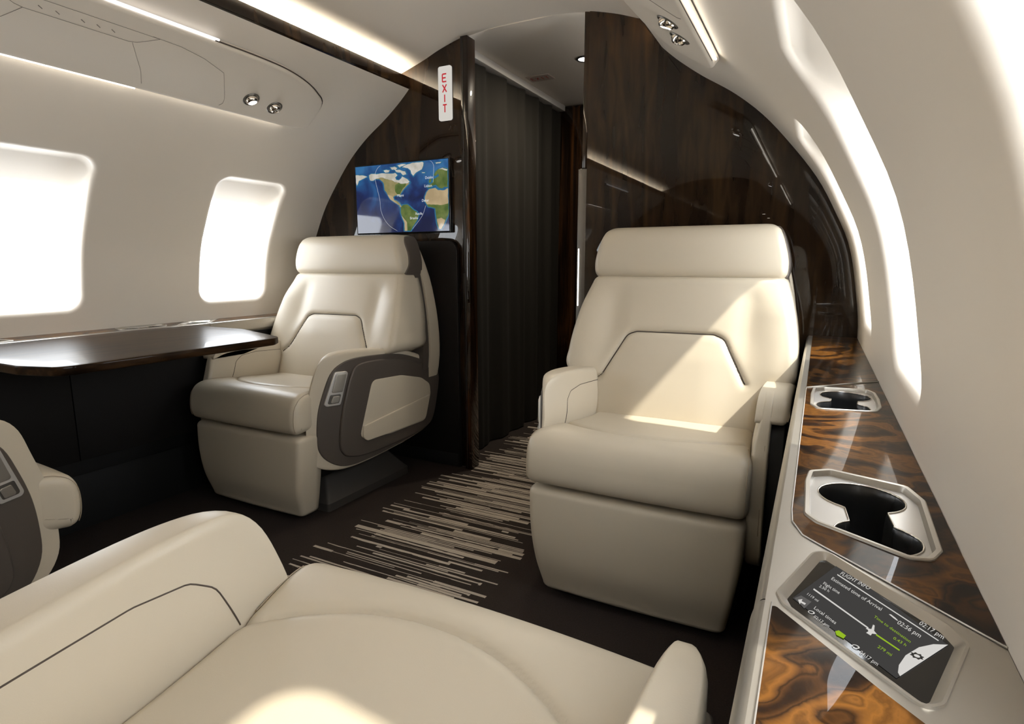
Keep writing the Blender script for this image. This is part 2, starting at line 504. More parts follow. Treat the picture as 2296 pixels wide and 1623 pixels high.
def text_mesh(body, size=1., align='LEFT'):
    cu = bpy.data.curves.new('text', 'FONT'); cu.body = body; cu.size = size; cu.align_x = align
    cu.resolution_u = 3
    o = bpy.data.objects.new('text', cu); COL.objects.link(o)
    dg = bpy.context.evaluated_depsgraph_get(); dg.update()
    me = bpy.data.meshes.new_from_object(o.evaluated_get(dg))
    bpy.data.objects.remove(o)
    V = [tuple(v.co) for v in me.vertices]; F = [tuple(p.vertices) for p in me.polygons]
    bpy.data.meshes.remove(me)
    return V, F
MAP_POLYS={
'snow_na':[(0.158, 0.864), (0.181, 0.881), (0.268, 0.871), (0.324, 0.873), (0.39, 0.861), (0.451, 0.866), (0.474, 0.828), (0.449, 0.799), (0.46, 0.763), (0.49, 0.755), (0.517, 0.784), (0.524, 0.807), (0.556, 0.78), (0.579, 0.762), (0.604, 0.72), (0.58, 0.703), (0.53, 0.7), (0.471, 0.726), (0.424, 0.755), (0.352, 0.786), (0.291, 0.817), (0.241, 0.806), (0.203, 0.778), (0.166, 0.79)],
'land_na':[(0.229, 0.799), (0.272, 0.795), (0.314, 0.742), (0.324, 0.677), (0.326, 0.629), (0.358, 0.561), (0.381, 0.503), (0.434, 0.443), (0.482, 0.399), (0.493, 0.366), (0.514, 0.369), (0.482, 0.431), (0.453, 0.465), (0.429, 0.475), (0.418, 0.516), (0.437, 0.538), (0.485, 0.538), (0.502, 0.509), (0.497, 0.549), (0.528, 0.61), (0.559, 0.654), (0.583, 0.683), (0.601, 0.701), (0.531, 0.72), (0.442, 0.776), (0.352, 0.81), (0.267, 0.827)],
'green_na':[(0.447, 0.697), (0.489, 0.724), (0.566, 0.708), (0.559, 0.67), (0.522, 0.618), (0.497, 0.557), (0.467, 0.552), (0.444, 0.594), (0.439, 0.65)],
'mexico':[(0.358, 0.561), (0.418, 0.524), (0.429, 0.475), (0.482, 0.399), (0.434, 0.439), (0.387, 0.487)],
'arctic1':[(0.322, 0.913), (0.355, 0.921), (0.392, 0.909), (0.379, 0.882), (0.342, 0.879)],
'arctic2':[(0.399, 0.951), (0.447, 0.953), (0.476, 0.93), (0.452, 0.905), (0.416, 0.914)],
'arctic3':[(0.477, 0.969), (0.537, 0.981), (0.572, 0.973), (0.536, 0.954), (0.5, 0.935)],
'arctic4':[(0.446, 0.91), (0.499, 0.904), (0.558, 0.873), (0.569, 0.833), (0.533, 0.821), (0.51, 0.863), (0.463, 0.876)],
'greenland':[(0.527, 0.935), (0.571, 0.965), (0.642, 0.987), (0.739, 0.986), (0.753, 0.972), (0.749, 0.927), (0.734, 0.883), (0.703, 0.864), (0.673, 0.844), (0.644, 0.801), (0.624, 0.834), (0.616, 0.882), (0.588, 0.916)],
'siberia':[(0.002, 0.881), (0.073, 0.873), (0.136, 0.842), (0.097, 0.822), (0.038, 0.795), (0.013, 0.724), (0.002, 0.775)],
'iceland':[(0.731, 0.841), (0.765, 0.837), (0.765, 0.827), (0.742, 0.828)],
'svalbard':[(0.873, 0.957), (0.934, 0.96), (0.922, 0.943), (0.884, 0.94)],
'europe':[(0.995, 0.859), (0.944, 0.88), (0.899, 0.863), (0.871, 0.829), (0.854, 0.785), (0.876, 0.775), (0.898, 0.803), (0.909, 0.771), (0.875, 0.745), (0.847, 0.732), (0.844, 0.687), (0.818, 0.667), (0.801, 0.653), (0.789, 0.623), (0.812, 0.614), (0.84, 0.641), (0.874, 0.653), (0.907, 0.604), (0.94, 0.593), (0.956, 0.615), (0.993, 0.611)],
'britain':[(0.802, 0.714), (0.82, 0.751), (0.83, 0.727), (0.824, 0.689), (0.807, 0.683)],
'snow_eu':[(0.995, 0.848), (0.944, 0.88), (0.905, 0.866), (0.943, 0.858), (0.987, 0.834)],
'sahara':[(0.806, 0.599), (0.868, 0.608), (0.895, 0.575), (0.961, 0.569), (0.993, 0.596), (0.995, 0.383), (0.925, 0.365), (0.847, 0.379), (0.78, 0.384), (0.758, 0.433), (0.759, 0.495), (0.777, 0.555)],
'africa':[(0.763, 0.417), (0.78, 0.388), (0.87, 0.385), (0.953, 0.371), (0.995, 0.391), (0.997, 0.245), (0.978, 0.185), (0.955, 0.109), (0.921, 0.025), (0.896, 0.034), (0.877, 0.121), (0.868, 0.23), (0.863, 0.324), (0.824, 0.342), (0.79, 0.352)],
'africa_south':[(0.878, 0.175), (0.923, 0.188), (0.961, 0.155), (0.944, 0.079), (0.921, 0.025), (0.896, 0.034)],
'samerica':[(0.499, 0.366), (0.523, 0.396), (0.571, 0.4), (0.6, 0.366), (0.628, 0.325), (0.668, 0.29), (0.688, 0.242), (0.666, 0.156), (0.635, 0.094), (0.611, 0.039), (0.598, 0.016), (0.533, 0.019), (0.535, 0.131), (0.513, 0.213), (0.497, 0.286)],
'andes':[(0.505, 0.245), (0.537, 0.187), (0.562, 0.138), (0.563, 0.017), (0.536, 0.018), (0.535, 0.131), (0.516, 0.201)],
}
MAP_ARCS=[[(0.29, 0.988), (0.258, 0.956), (0.231, 0.888), (0.226, 0.8), (0.249, 0.636), (0.27, 0.496), (0.278, 0.341), (0.312, 0.208), (0.371, 0.099), (0.455, 0.022)], [(0.818, 0.991), (0.84, 0.969), (0.856, 0.914), (0.853, 0.808), (0.847, 0.687)], [(0.765, 0.37), (0.737, 0.254), (0.689, 0.155), (0.623, 0.047)]]
MAP_LABELS=[(0.464, 0.544), (0.766, 0.768), (0.756, 0.654), (0.726, 0.451), (0.656, 0.268), (0.596, 0.208)]
PANEL_TEXTS=[('FLIGHT INFO', (0.0303, 0.4788), (0.0484, 0.4637), (0.0325, 0.4844)), ('Estimated time of Arrival', (0.0243, 0.4676), (0.0538, 0.4374), (0.0258, 0.4723)), ('Flight time', (0.0189, 0.4572), (0.0292, 0.4474), (0.0201, 0.4617)), ('2.50 h', (0.0165, 0.4517), (0.0227, 0.4467), (0.0175, 0.4556)), ('1119 mi', (0.0085, 0.4366), (0.0158, 0.4295), (0.0096, 0.4399)), ('02:17 pm', (0.0743, 0.4317), (0.0855, 0.4196), (0.0766, 0.4367)), ('02:56 pm', (0.0617, 0.4259), (0.0729, 0.4147), (0.0639, 0.4308)), ('Time to destination', (0.0489, 0.4269), (0.0668, 0.4058), (0.0501, 0.4299)), ('0.43 h', (0.0578, 0.4059), (0.064, 0.4006), (0.059, 0.4089)), ('279 mi', (0.0484, 0.3915), (0.0551, 0.3856), (0.0496, 0.3948)), ('Local times', (0.0133, 0.4195), (0.0261, 0.4059), (0.0146, 0.4235)), ('02:17 pm', (0.0134, 0.4084), (0.0222, 0.4002), (0.0144, 0.4116)), ('04:17 pm', (0.0382, 0.3804), (0.047, 0.3719), (0.0397, 0.384))]
PANEL_SHAPES={
'display':[(0.0295, 0.4944), (0.0875, 0.4146), (0.0559, 0.3649), (0.0002, 0.427)],
'glass':[(0.0151, 0.5035), (0.0229, 0.5064), (0.0924, 0.426), (0.0916, 0.4174), (0.0691, 0.3592), (0.0653, 0.3552), (0.0623, 0.3557), (-0.0019, 0.4233), (-0.0023, 0.4319)],
'headline':[(0.029, 0.4781), (0.0831, 0.4173), (0.0828, 0.416), (0.0287, 0.4764)],
'prog':[(0.0134, 0.4477), (0.0452, 0.4121), (0.0448, 0.4104), (0.0129, 0.4456)],
'prog2':[(0.0492, 0.4066), (0.0605, 0.3952), (0.0601, 0.3937), (0.0487, 0.4049)],
'dial':[(0.0875, 0.4146), (0.0796, 0.4111), (0.0712, 0.4034), (0.063, 0.3907), (0.0584, 0.3785), (0.0572, 0.3708), (0.0579, 0.3677)],
'gear':[(0.0689, 0.3928), (0.0719, 0.3944)],
'backbtn':[(0.0014, 0.4276), (0.0055, 0.4333), (0.0121, 0.428), (0.0078, 0.4166)],
'arrow':[(0.0037, 0.4263), (0.0064, 0.4285), (0.006, 0.4254), (0.0087, 0.4238), (0.008, 0.4214), (0.0054, 0.4232), (0.0049, 0.4206)],
'greenbox':[(0.026, 0.3978), (0.0281, 0.3999), (0.032, 0.3959), (0.0305, 0.3917), (0.0266, 0.3938)],
'plane':[(0.0495, 0.4064), (0.0468, 0.4058), (0.0458, 0.4031), (0.0434, 0.405), (0.0449, 0.4076), (0.0444, 0.4095), (0.0435, 0.4098), (0.0445, 0.4115), (0.0455, 0.4108), (0.0467, 0.411), (0.048, 0.417), (0.0489, 0.4165), (0.0481, 0.4097)],
'globe1':[(0.0122, 0.4138)],
'globe2':[(0.0369, 0.3862)],
'land':[(0.0613, 0.4318)],
}

# ================================================================== THE CABIN SHELL
CX = -1.06            # centre line of the cabin
YF, YR = 2.115, -2.50
PROF = [(1.13, 0.0), (1.14, .25), (1.16, .48), (1.178, .66), (1.160, .816), (1.132, .945), (1.088, 1.045), (1.032, 1.148), (.955, 1.250),
        (.865, 1.352), (.770, 1.432), (.665, 1.500), (.590, 1.555), (.540, 1.598), (.526, 1.612)]
def _dense(P, m=14):
    out = []
    for i in range(len(P) - 1):
        p0 = P[max(i-1, 0)]; p1 = P[i]; p2 = P[i+1]; p3 = P[min(i+2, len(P)-1)]
        for j in range(m):
            t = j / m
            out.append(tuple(.5*((2*p1[a]) + (-p0[a]+p2[a])*t + (2*p0[a]-5*p1[a]+4*p2[a]-p3[a])*t*t + (-p0[a]+3*p1[a]-3*p2[a]+p3[a])*t**3) for a in (0, 1)))
    out.append(P[-1])
    return out
PD = _dense(PROF)
SD = [0.]
for _a, _b in zip(PD, PD[1:]): SD.append(SD[-1] + math.dist(_a, _b))
STOP = SD[-1]
def prof(s):
    s = max(0, min(STOP, s))
    c = interp(s, SD, [p[0] for p in PD]); z = interp(s, SD, [p[1] for p in PD])
    return c, z
def s_of_z(z): return interp(z, [p[1] for p in PD], SD)
def pnormal(s):
    a, b = prof(s - .03), prof(s + .03)
    tc, tz = b[0]-a[0], b[1]-a[1]; l = math.hypot(tc, tz)
    return tz / l, -tc / l          # outward (away from the cabin)
def W(side, Y, s, d=0.):
    c, z = prof(s); nc, nz = pnormal(s)
    # outward normal: away from centre and, on the upper wall, upwards
    return (CX + side * (c + nc * d), Y, z + nz * d)

WIN_C = [.945 + .75 * k for k in (-4, -3, -2, -1, 0, 1)]
S_LEDGE = s_of_z(.60)
S_WB, S_WT = s_of_z(.735), s_of_z(1.213)

def rect_pts(y0, y1, s0, s1, nps):
    out = []
    for (a, b) in (((y0, s0), (y1, s0)), ((y1, s0), (y1, s1)), ((y1, s1), (y0, s1)), ((y0, s1), (y0, s0))):
        for i in range(nps): out.append((lerp(a[0], b[0], i/nps), lerp(a[1], b[1], i/nps)))
    return out
def rrect_pts(y0, y1, s0, s1, r, nps):
    """same indexing as rect_pts: every side runs from corner middle to corner middle"""
    out = []; h = nps // 4
    cs = [((y0+r, s0+r), 225), ((y1-r, s0+r), 315), ((y1-r, s1-r), 45), ((y0+r, s1-r), 135)]
    for k in range(4):
        (ca, a0), (cb, b0) = cs[k], cs[(k+1) % 4]
        for i in range(h):
            a = radians(a0 + 45 * i / h); out.append((ca[0] + r*cos(a), ca[1] + r*sin(a)))
        aa = radians(a0 + 45); p = (ca[0] + r*cos(aa), ca[1] + r*sin(aa))
        q = (cb[0] + r*cos(aa), cb[1] + r*sin(aa))
        m = nps - 2*h
        for i in range(m): out.append((lerp(p[0], q[0], i/m), lerp(p[1], q[1], i/m)))
        for i in range(h):
            a = radians(b0 - 45 + 45 * i / h); out.append((cb[0] + r*cos(a), cb[1] + r*sin(a)))
    return out

def build_wall(side, name):
    V = []; F = []
    def grid(y0, y1, s0, s1, ny, ns):
        b = len(V)
        for i in range(ny + 1):
            for j in range(ns + 1): V.append(W(side, lerp(y0, y1, i/ny), lerp(s0, s1, j/ns)))
        for i in range(ny):
            for j in range(ns):
                k = b + i*(ns+1) + j
                F.append((k, k+1, k+ns+2, k+ns+1))
    NPS = 28
    sA, sB = S_LEDGE, s_of_z(1.40)
    hp = .75 / 2
    grid(YR, YF + .01, sB, STOP, 4, 24)
    grid(YR, YF + .01, 0, sA, 4, 10)
    e0, e1 = WIN_C[0] - hp, WIN_C[-1] + hp
    grid(YR, e0, sA, sB, 1, NPS); grid(e1, YF + .01, sA, sB, 1, NPS)
    panes = []
    for yc in WIN_C:
        hw = .156
        rings = []
        R0 = rect_pts(yc-hp, yc+hp, sA, sB, NPS)
        R1 = rrect_pts(yc-hw-.016, yc+hw+.016, S_WB-.016, S_WT+.016, .066, NPS)
        for k in range(9):
            t = k / 8
            t = 1 - (1-t)**1.3
            rings.append([W(side, lerp(a[0], b[0], t), lerp(a[1], b[1], t)) for a, b in zip(R0, R1)])
        for k in range(1, 7):
            a = k / 6 * pi / 2
            q = .016 * (1 - sin(a)); d = .013 * (1 - cos(a))
            R = rrect_pts(yc-hw-q, yc+hw+q, S_WB-q, S_WT+q, .05 + q, NPS)
            rings.append([W(side, p[0], p[1], d) for p in R])
        lip = rings[-1]
        Ri = rrect_pts(yc-hw+.010, yc+hw-.010, s_of_z(.752), s_of_z(1.105), .048, NPS)
        dd = lambda s: lerp(.050, .085, (s - S_WB) / (S_WT - S_WB))
        inner = [W(side, p[0], p[1], dd(p[1])) for p in Ri]
        for k in range(1, 7):
            t = k / 6
            rings.append([tuple(lerp(a[j], b[j], t) for j in range(3)) for a, b in zip(lip, inner)])
        b = len(V); n = len(R0)
        for r in rings: V.extend(r)
        for j in range(len(rings)-1):
            for i in range(n):
                a0 = b + j*n + i; a1 = b + j*n + (i+1) % n
                F.append((a0, a1, a1+n, a0+n))
        panes.append((yc, inner, Ri, dd))
    o = mesh(name, V, F, M['liner'], angle=180, recalc=False)
    # weld the cells and make the faces look into the cabin
    bm = bmesh.new(); bm.from_mesh(o.data)
    bmesh.ops.remove_doubles(bm, verts=bm.verts, dist=.0004)
    bmesh.ops.recalc_face_normals(bm, faces=bm.faces)
    bm.faces.ensure_lookup_table()
    ref = min(bm.faces, key=lambda f: abs(f.calc_center_median().z - 1.45))
    if ref.normal.x * side > 0: bmesh.ops.reverse_faces(bm, faces=bm.faces)
    bm.to_mesh(o.data); bm.free()
    struct(o)
    return panes

panesL = build_wall(-1, 'wall_left')
panesR = build_wall(1, 'wall_right')

wn = 0
for side, panes in ((-1, panesL), (1, panesR)):
    for yc, inner, Ri, dd in panes:
        wn += 1
        # pane: slightly smaller than the opening, sitting at its outer end
        n = len(inner); rings = []
        for k in range(7):
            s_ = 1 - k / 7
            cyy = sum(p[0] for p in Ri) / n; css = sum(p[1] for p in Ri) / n
            rings.append([W(side, lerp(cyy, p[0], s_), lerp(css, p[1], s_), dd(lerp(css, p[1], s_)) - .002) for p in Ri])
        g = loft('window_%d' % wn, rings, M['glass'], cap0=False, cap1=True)
        struct(g)
        # portal so that daylight through this opening is sampled well
        pd = bpy.data.lights.new('window_daylight', 'AREA')
        pd.shape = 'RECTANGLE'; pd.size = .32; pd.size_y = .46
        pd.cycles.is_portal = True
        po = bpy.data.objects.new('window_daylight', pd); COL.objects.link(po)
        sm = s_of_z(.95); c, z = prof(sm); nc, nz = pnormal(sm)
        po.location = W(side, yc, sm, .10)
        po.rotation_euler = Vector((-side*nc, 0, -nz)).to_track_quat('-Z', 'Y').to_euler()
        # local x along the cabin
        zax = Vector((side*nc, 0, nz)).normalized(); xax = Vector((0, 1, 0)); yax = zax.cross(xax)
        po.rotation_euler = Matrix((xax, yax, zax)).transposed().to_euler()

# ------------------------------------------------------------------ ceiling with its light coves
CEIL = [(.632, 1.605), (.636, 1.628), (.622, 1.650), (.588, 1.669), (.53, 1.686), (.45, 1.711), (.37, 1.740), (.27, 1.767), (.18, 1.780), (.09, 1.786), (0, 1.787)]
def ceiling():
    half = _dense(CEIL, 6)
    full = [(-c, z) for c, z in half] + [(c, z) for c, z in reversed(half)][1:]
    V = []; F = []
    ys = [YR - .02, -1.2, 0, 1.2, YF + .012]
    for y in ys: V += [(CX + c, y, z) for c, z in full]
    n = len(full)
    for j in range(len(ys)-1):
        for i in range(n-1): F.append((j*n+i, j*n+i+1, (j+1)*n+i+1, (j+1)*n+i))
    # trough floors behind the trim
    for sd in (-1, 1):
        b = len(V)
        V.extend([(CX+sd*.527, ys[0], 1.613), (CX+sd*.640, ys[0], 1.613), (CX+sd*.640, ys[-1], 1.613), (CX+sd*.527, ys[-1], 1.613)])
        F.append((b, b+1, b+2, b+3))
    o = mesh('ceiling', V, F, M['ceiling'], angle=60, recalc=False)
    struct(o)
ceiling()
for k, sd in enumerate((-1, 1)):
    # dark lacquered rail that hides the cove lamps
    pr = round_poly([(.520, 1.614), (.530, 1.609), (.534, 1.658), (.526, 1.658)], .002, 3)
    rings = [[(CX + sd*c, y, z) for c, z in pr] for y in (YR + .001, YF - .001)]
    o = loft('trim_%d' % (k+1), rings, M['walldark'], angle=40)
    struct(o)
    e = box('cove_and_fill_light', CX + sd*.585 - .008, CX + sd*.585 + .008, YR + .03, YF - .02, 1.615, 1.622, M['cove'], bev=0)
    tag(e, 'warm white light strip hidden behind the dark %s ceiling rail' % ('left' if sd < 0 else 'right'), 'cove light')

# passage ceiling beyond the partition
o = box('ceiling_passage', -1.46, -.60, YF + .012, 4.6, 1.783, 1.80, M['ceiling'], bev=0)
struct(o)
o = box('floor', CX - 1.16, CX + 1.16, YR, 4.6, -.02, 0, M['carpet'], bev=0)
struct(o)

# ------------------------------------------------------------------ partitions (dark lacquered veneer)
def half_outline(side, door_c, z0=0.):
    """outline in (x, z) of a partition from the outer wall to the doorway edge at door_c (signed from centre)"""
    P = [(CX + side*(c+.012), z) for c, z in PD[::4]]
    P += [(CX + side*c, z + .006) for c, z in _dense(CEIL, 3) if side*c*1 > side*door_c * 1 or True]
    return P
def partition(name, side, x_door, y0, y1):
    pts = [(CX + side*(c+.012), z) for c, z in PD[::4]]
    cl = [(c, z+.006) for c, z in _dense(CEIL, 3)]
    for c, z in cl:
        x = CX + side*c
        if (x < x_door) if side < 0 else (x > x_door): pts.append((x, z))
    zt = pts[-1][1]
    # ceiling height at the door edge
    pts.append((x_door, interp(-abs(x_door - CX), [-c for c, z in cl], [z for c, z in cl])))
    pts.append((x_door, 0))
    f = lambda u, v, w: (u, w, v)
    bm = bmesh.new()
    vs = [bm.verts.new((p[0], y0, p[1])) for p in pts]
    E = [bm.edges.new((vs[i-1], vs[i])) for i in range(len(vs))]
    bmesh.ops.triangle_fill(bm, edges=E, use_beauty=True)
    g = bmesh.ops.extrude_face_region(bm, geom=list(bm.faces))
    for e in g['geom']:
        if isinstance(e, bmesh.types.BMVert): e.co.y = y1
    bmesh.ops.recalc_face_normals(bm, faces=bm.faces)
    me = bpy.data.meshes.new(name); bm.to_mesh(me); bm.free()
    me.materials.append(M['walldark'])
    o = link(bpy.data.objects.new(name, me))
    struct(o); return o
partition('wall_front_left', -1, -1.312, YF, YF + .035)
partition('wall_front_right', 1, -.791, YF, YF + .035)
# rear partition: whole width
def rear():
    P = [(CX + c + .012, z) for c, z in PD[::4]] + [(CX + c, z + .006) for c, z in _dense(CEIL, 3)]
    Pm = [(2*CX - x, z) for x, z in reversed(P)]
    pts = P + Pm
    bm = bmesh.new()
    vs = [bm.verts.new((p[0], YR, p[1])) for p in pts]
    bm.faces.new(vs)
    bmesh.ops.triangulate(bm, faces=bm.faces)
    for f in bm.faces:
        if f.normal.y < 0: f.normal_flip()
    me = bpy.data.meshes.new('wall_rear'); bm.to_mesh(me); bm.free()
    me.materials.append(M['walldark'])
    struct(link(bpy.data.objects.new('wall_rear', me)))
rear()
# doorway post on the left of the opening, with its thin return
o = box('trim_3', -1.318, -1.285, YF - .025, YF + .036, 0, 1.764, M['pillar'], bev=.003); struct(o)
box('post_bead', -1.3085, -1.3045, YF - .0270, YF - .02, .004, 1.762, M['black'], o, bev=.001)
# slim metal edged jamb at the right partition
o = box('trim_4', -.826, -.7905, YF + .004, YF + .05, 0, 1.235, M['metal_grey'], bev=.003); struct(o)
box('gap_glow', -.8200, -.8165, YF + .0025, YF + .006, .73, .945, M['strip'], o, bev=0)  # painted glow for bright light showing through a gap, no lamp
o = box('trim_5', -.812, -.7905, YF + .005, YF + .05, 1.237, 1.772, M['walldark'], bev=.002); struct(o)
# passage: far wall, right wall, left wall behind the curtain
o = box('wall_passage_left', -1.47, -1.445, YF + .036, 4.6, 0, 1.79, M['lower'], bev=0); struct(o)
o = box('wall_passage_right', -.62, -.60, YF + .036, 4.6, 0, 1.79, M['walldark'], bev=0); struct(o)
o = box('wall_passage_end', -1.47, -.60, 4.58, 4.6, 0, 1.79, M['walldark'], bev=0); struct(o)
o = box('trim_6', -1.445, -1.225, 3.30, 3.42, 0, 1.782, M['pillar'], bev=.018); struct(o)
box('latch_plate', -1.245, -1.238, 3.296, 3.31, 1.60, 1.655, M['chrome'], o, bev=.001)

# ------------------------------------------------------------------ curtain with its track
def curtain():
    V = []; F = []; n = 420; m = 10
    y0, y1 = 2.165, 3.29
    for j in range(m + 1):
        z = lerp(.006, 1.748, j / m)
        for i in range(n + 1):
            t = i / n; y = lerp(y0, y1, t)
            ph = t * 2 * pi * 6 + .5 * sin(t * 9)
            a = .012 + .004 * sin(t * 23)
            x = -1.400 + a * sin(ph) + .004 * sin(ph * 2.1 + z) + .003 * (1 - z) * sin(t * 17)
            V.append((x, y + .006 * cos(ph), z))
    for j in range(m):
        for i in range(n):
            k = j*(n+1)+i; F.append((k, k+1, k+n+2, k+n+1))
    o = mesh('privacy_curtain', V, F, M['curtain'], angle=180)
    tag(o, 'dark grey pleated curtain hanging along the left of the forward passage', 'curtain')
curtain()
r = box('curtain_track', -1.428, -1.372, 2.155, 3.298, 1.752, 1.783, M['signwhite'], bev=.002)
tag(r, 'slim off-white curtain track under the passage ceiling', 'curtain track')

# passage ceiling downlight, and an added unseen lamp beyond it brightening the passage
for yy in (2.61, 3.7):
    ld = bpy.data.lights.new('downlight_and_fill', 'AREA'); ld.shape = 'DISK'; ld.size = .055; ld.energy = 4.0; ld.color = (1, .88, .70)
    lo = bpy.data.objects.new('downlight_and_fill', ld); COL.objects.link(lo); lo.location = (-.995, yy, 1.776)
dl = empty('ceiling_downlight', (-.995, 2.61, 1.783))
tag(dl, 'small round downlight with dark rim in the passage ceiling', 'ceiling light')
fr = Matrix.Translation((0, 0, 0)) @ Matrix.Rotation(pi, 4, 'X')
lathe('rim', [(.030, -.001), (.036, .0), (.040, .003), (.036, .006), (.031, .005), (.029, .001)], fr, M['black'], dl)
lathe('lens', [(0, .003), (.029, .003)], fr, M['lamp'], dl)

ps = box('cove_and_fill_light', -.672, -.648, YF + .12, 4.4, 1.600, 1.608, M['lamp'], bev=0)  # added strip, out of view, to lighten the passage ceiling
tag(ps, 'added unseen light strip that brightens the forward passage, behind the right partition', 'cove light')
o = box('trim_7', -.700, -.625, YF + .1, 4.5, 1.584, 1.598, M['walldark'], bev=.002); struct(o)  # unseen rail added to shield the strip from below
# exit signs
def flat_text(name, items, mat, parent):
    """items: (text, origin, ex, ey, size) written in the plane spanned by ex, ey"""
    V = []; F = []
    for body, o_, ex, ey, size in items:
        v, f = text_mesh(body, 1.)
        b = len(V); ex = Vector(ex); ey = Vector(ey); o_ = Vector(o_)
        for p in v: V.append(tuple(o_ + ex * (p[0]*size) + ey * (p[1]*size)))
        F += [tuple(b + i for i in ff) for ff in f]
    return mesh(name, V, F, mat, parent, smooth=False, recalc=False)
def strokes(name, segs, th, plane, mat, parent):
    """thick line letters; plane(u, v) -> point"""
    V = []; F = []
    for (a, b) in segs:
        a = Vector(a); b = Vector(b); d = (b - a).normalized(); nn = Vector((-d.y, d.x)) * th/2
        a2 = a - d*th/2 * .0; b2 = b
        q = [a2 + nn, a2 - nn, b2 - nn, b2 + nn]
        k = len(V); V += [plane(p.x, p.y) for p in q]; F.append((k, k+1, k+2, k+3))
    return mesh(name, V, F, mat, parent, smooth=False, recalc=False)
def letter(ch, w, h):
    if ch == 'E': return [((0, 0), (0, h)), ((0, h), (w, h)), ((0, h*.5), (w*.85, h*.5)), ((0, 0), (w, 0))]
    if ch == 'X': return [((0, 0), (w, h)), ((0, h), (w, 0))]
    if ch == 'I': return [((w/2, 0), (w/2, h))]
    if ch == 'T': return [((w/2, 0), (w/2, h)), ((0, h), (w, h))]
s1 = empty('exit_sign', (-1.404, YF, 1.569))
tag(s1, 'tall white plate with red letters EXIT stacked, on the dark left partition', 'exit sign')
ol = round_poly([(-.0315, -.104), (.0315, -.104), (.0315, .104), (-.0315, .104)], .009, 5)
pillow('plate', ol, 0, .008, 0, .002, lambda u, v, w: (u, -w, v), M['signlit'], s1, angle=40)
segs = []
for ch, zz in zip('EXIT', (.044, .004, -.034, -.073)):
    for a, b in letter(ch, .019, .029): segs.append(((a[0]-.0095, a[1]+zz), (b[0]-.0095, b[1]+zz)))
strokes('letters', segs, .0054, lambda u, v: (u, -.0086, v), M['redlit'], s1)
s2 = empty('exit_sign', (-1.285, 2.765, 1.783))
tag(s2, 'small faded exit sign lying flat on the passage ceiling', 'exit sign')
# its long side runs across the ceiling at a slant, as seen
ex = Vector((1, 0)); 
ol = round_poly([(-.062, -.042), (.062, -.042), (.062, .042), (-.062, .042)], .004, 3)
pillow('plate', ol, 0, .003, 0, .001, lambda u, v, w: (u, v, -w), M['signpale'], s2, angle=40)
segs = []
for k, ch in enumerate('EXIT'):
    for a, b in letter(ch, .016, .034): segs.append(((a[0]-.045+k*.025, -a[1]+.017), (b[0]-.045+k*.025, -b[1]+.017)))
strokes('letters', segs, .0042, lambda u, v: (u, v, -.0036), M['signred'], s2)

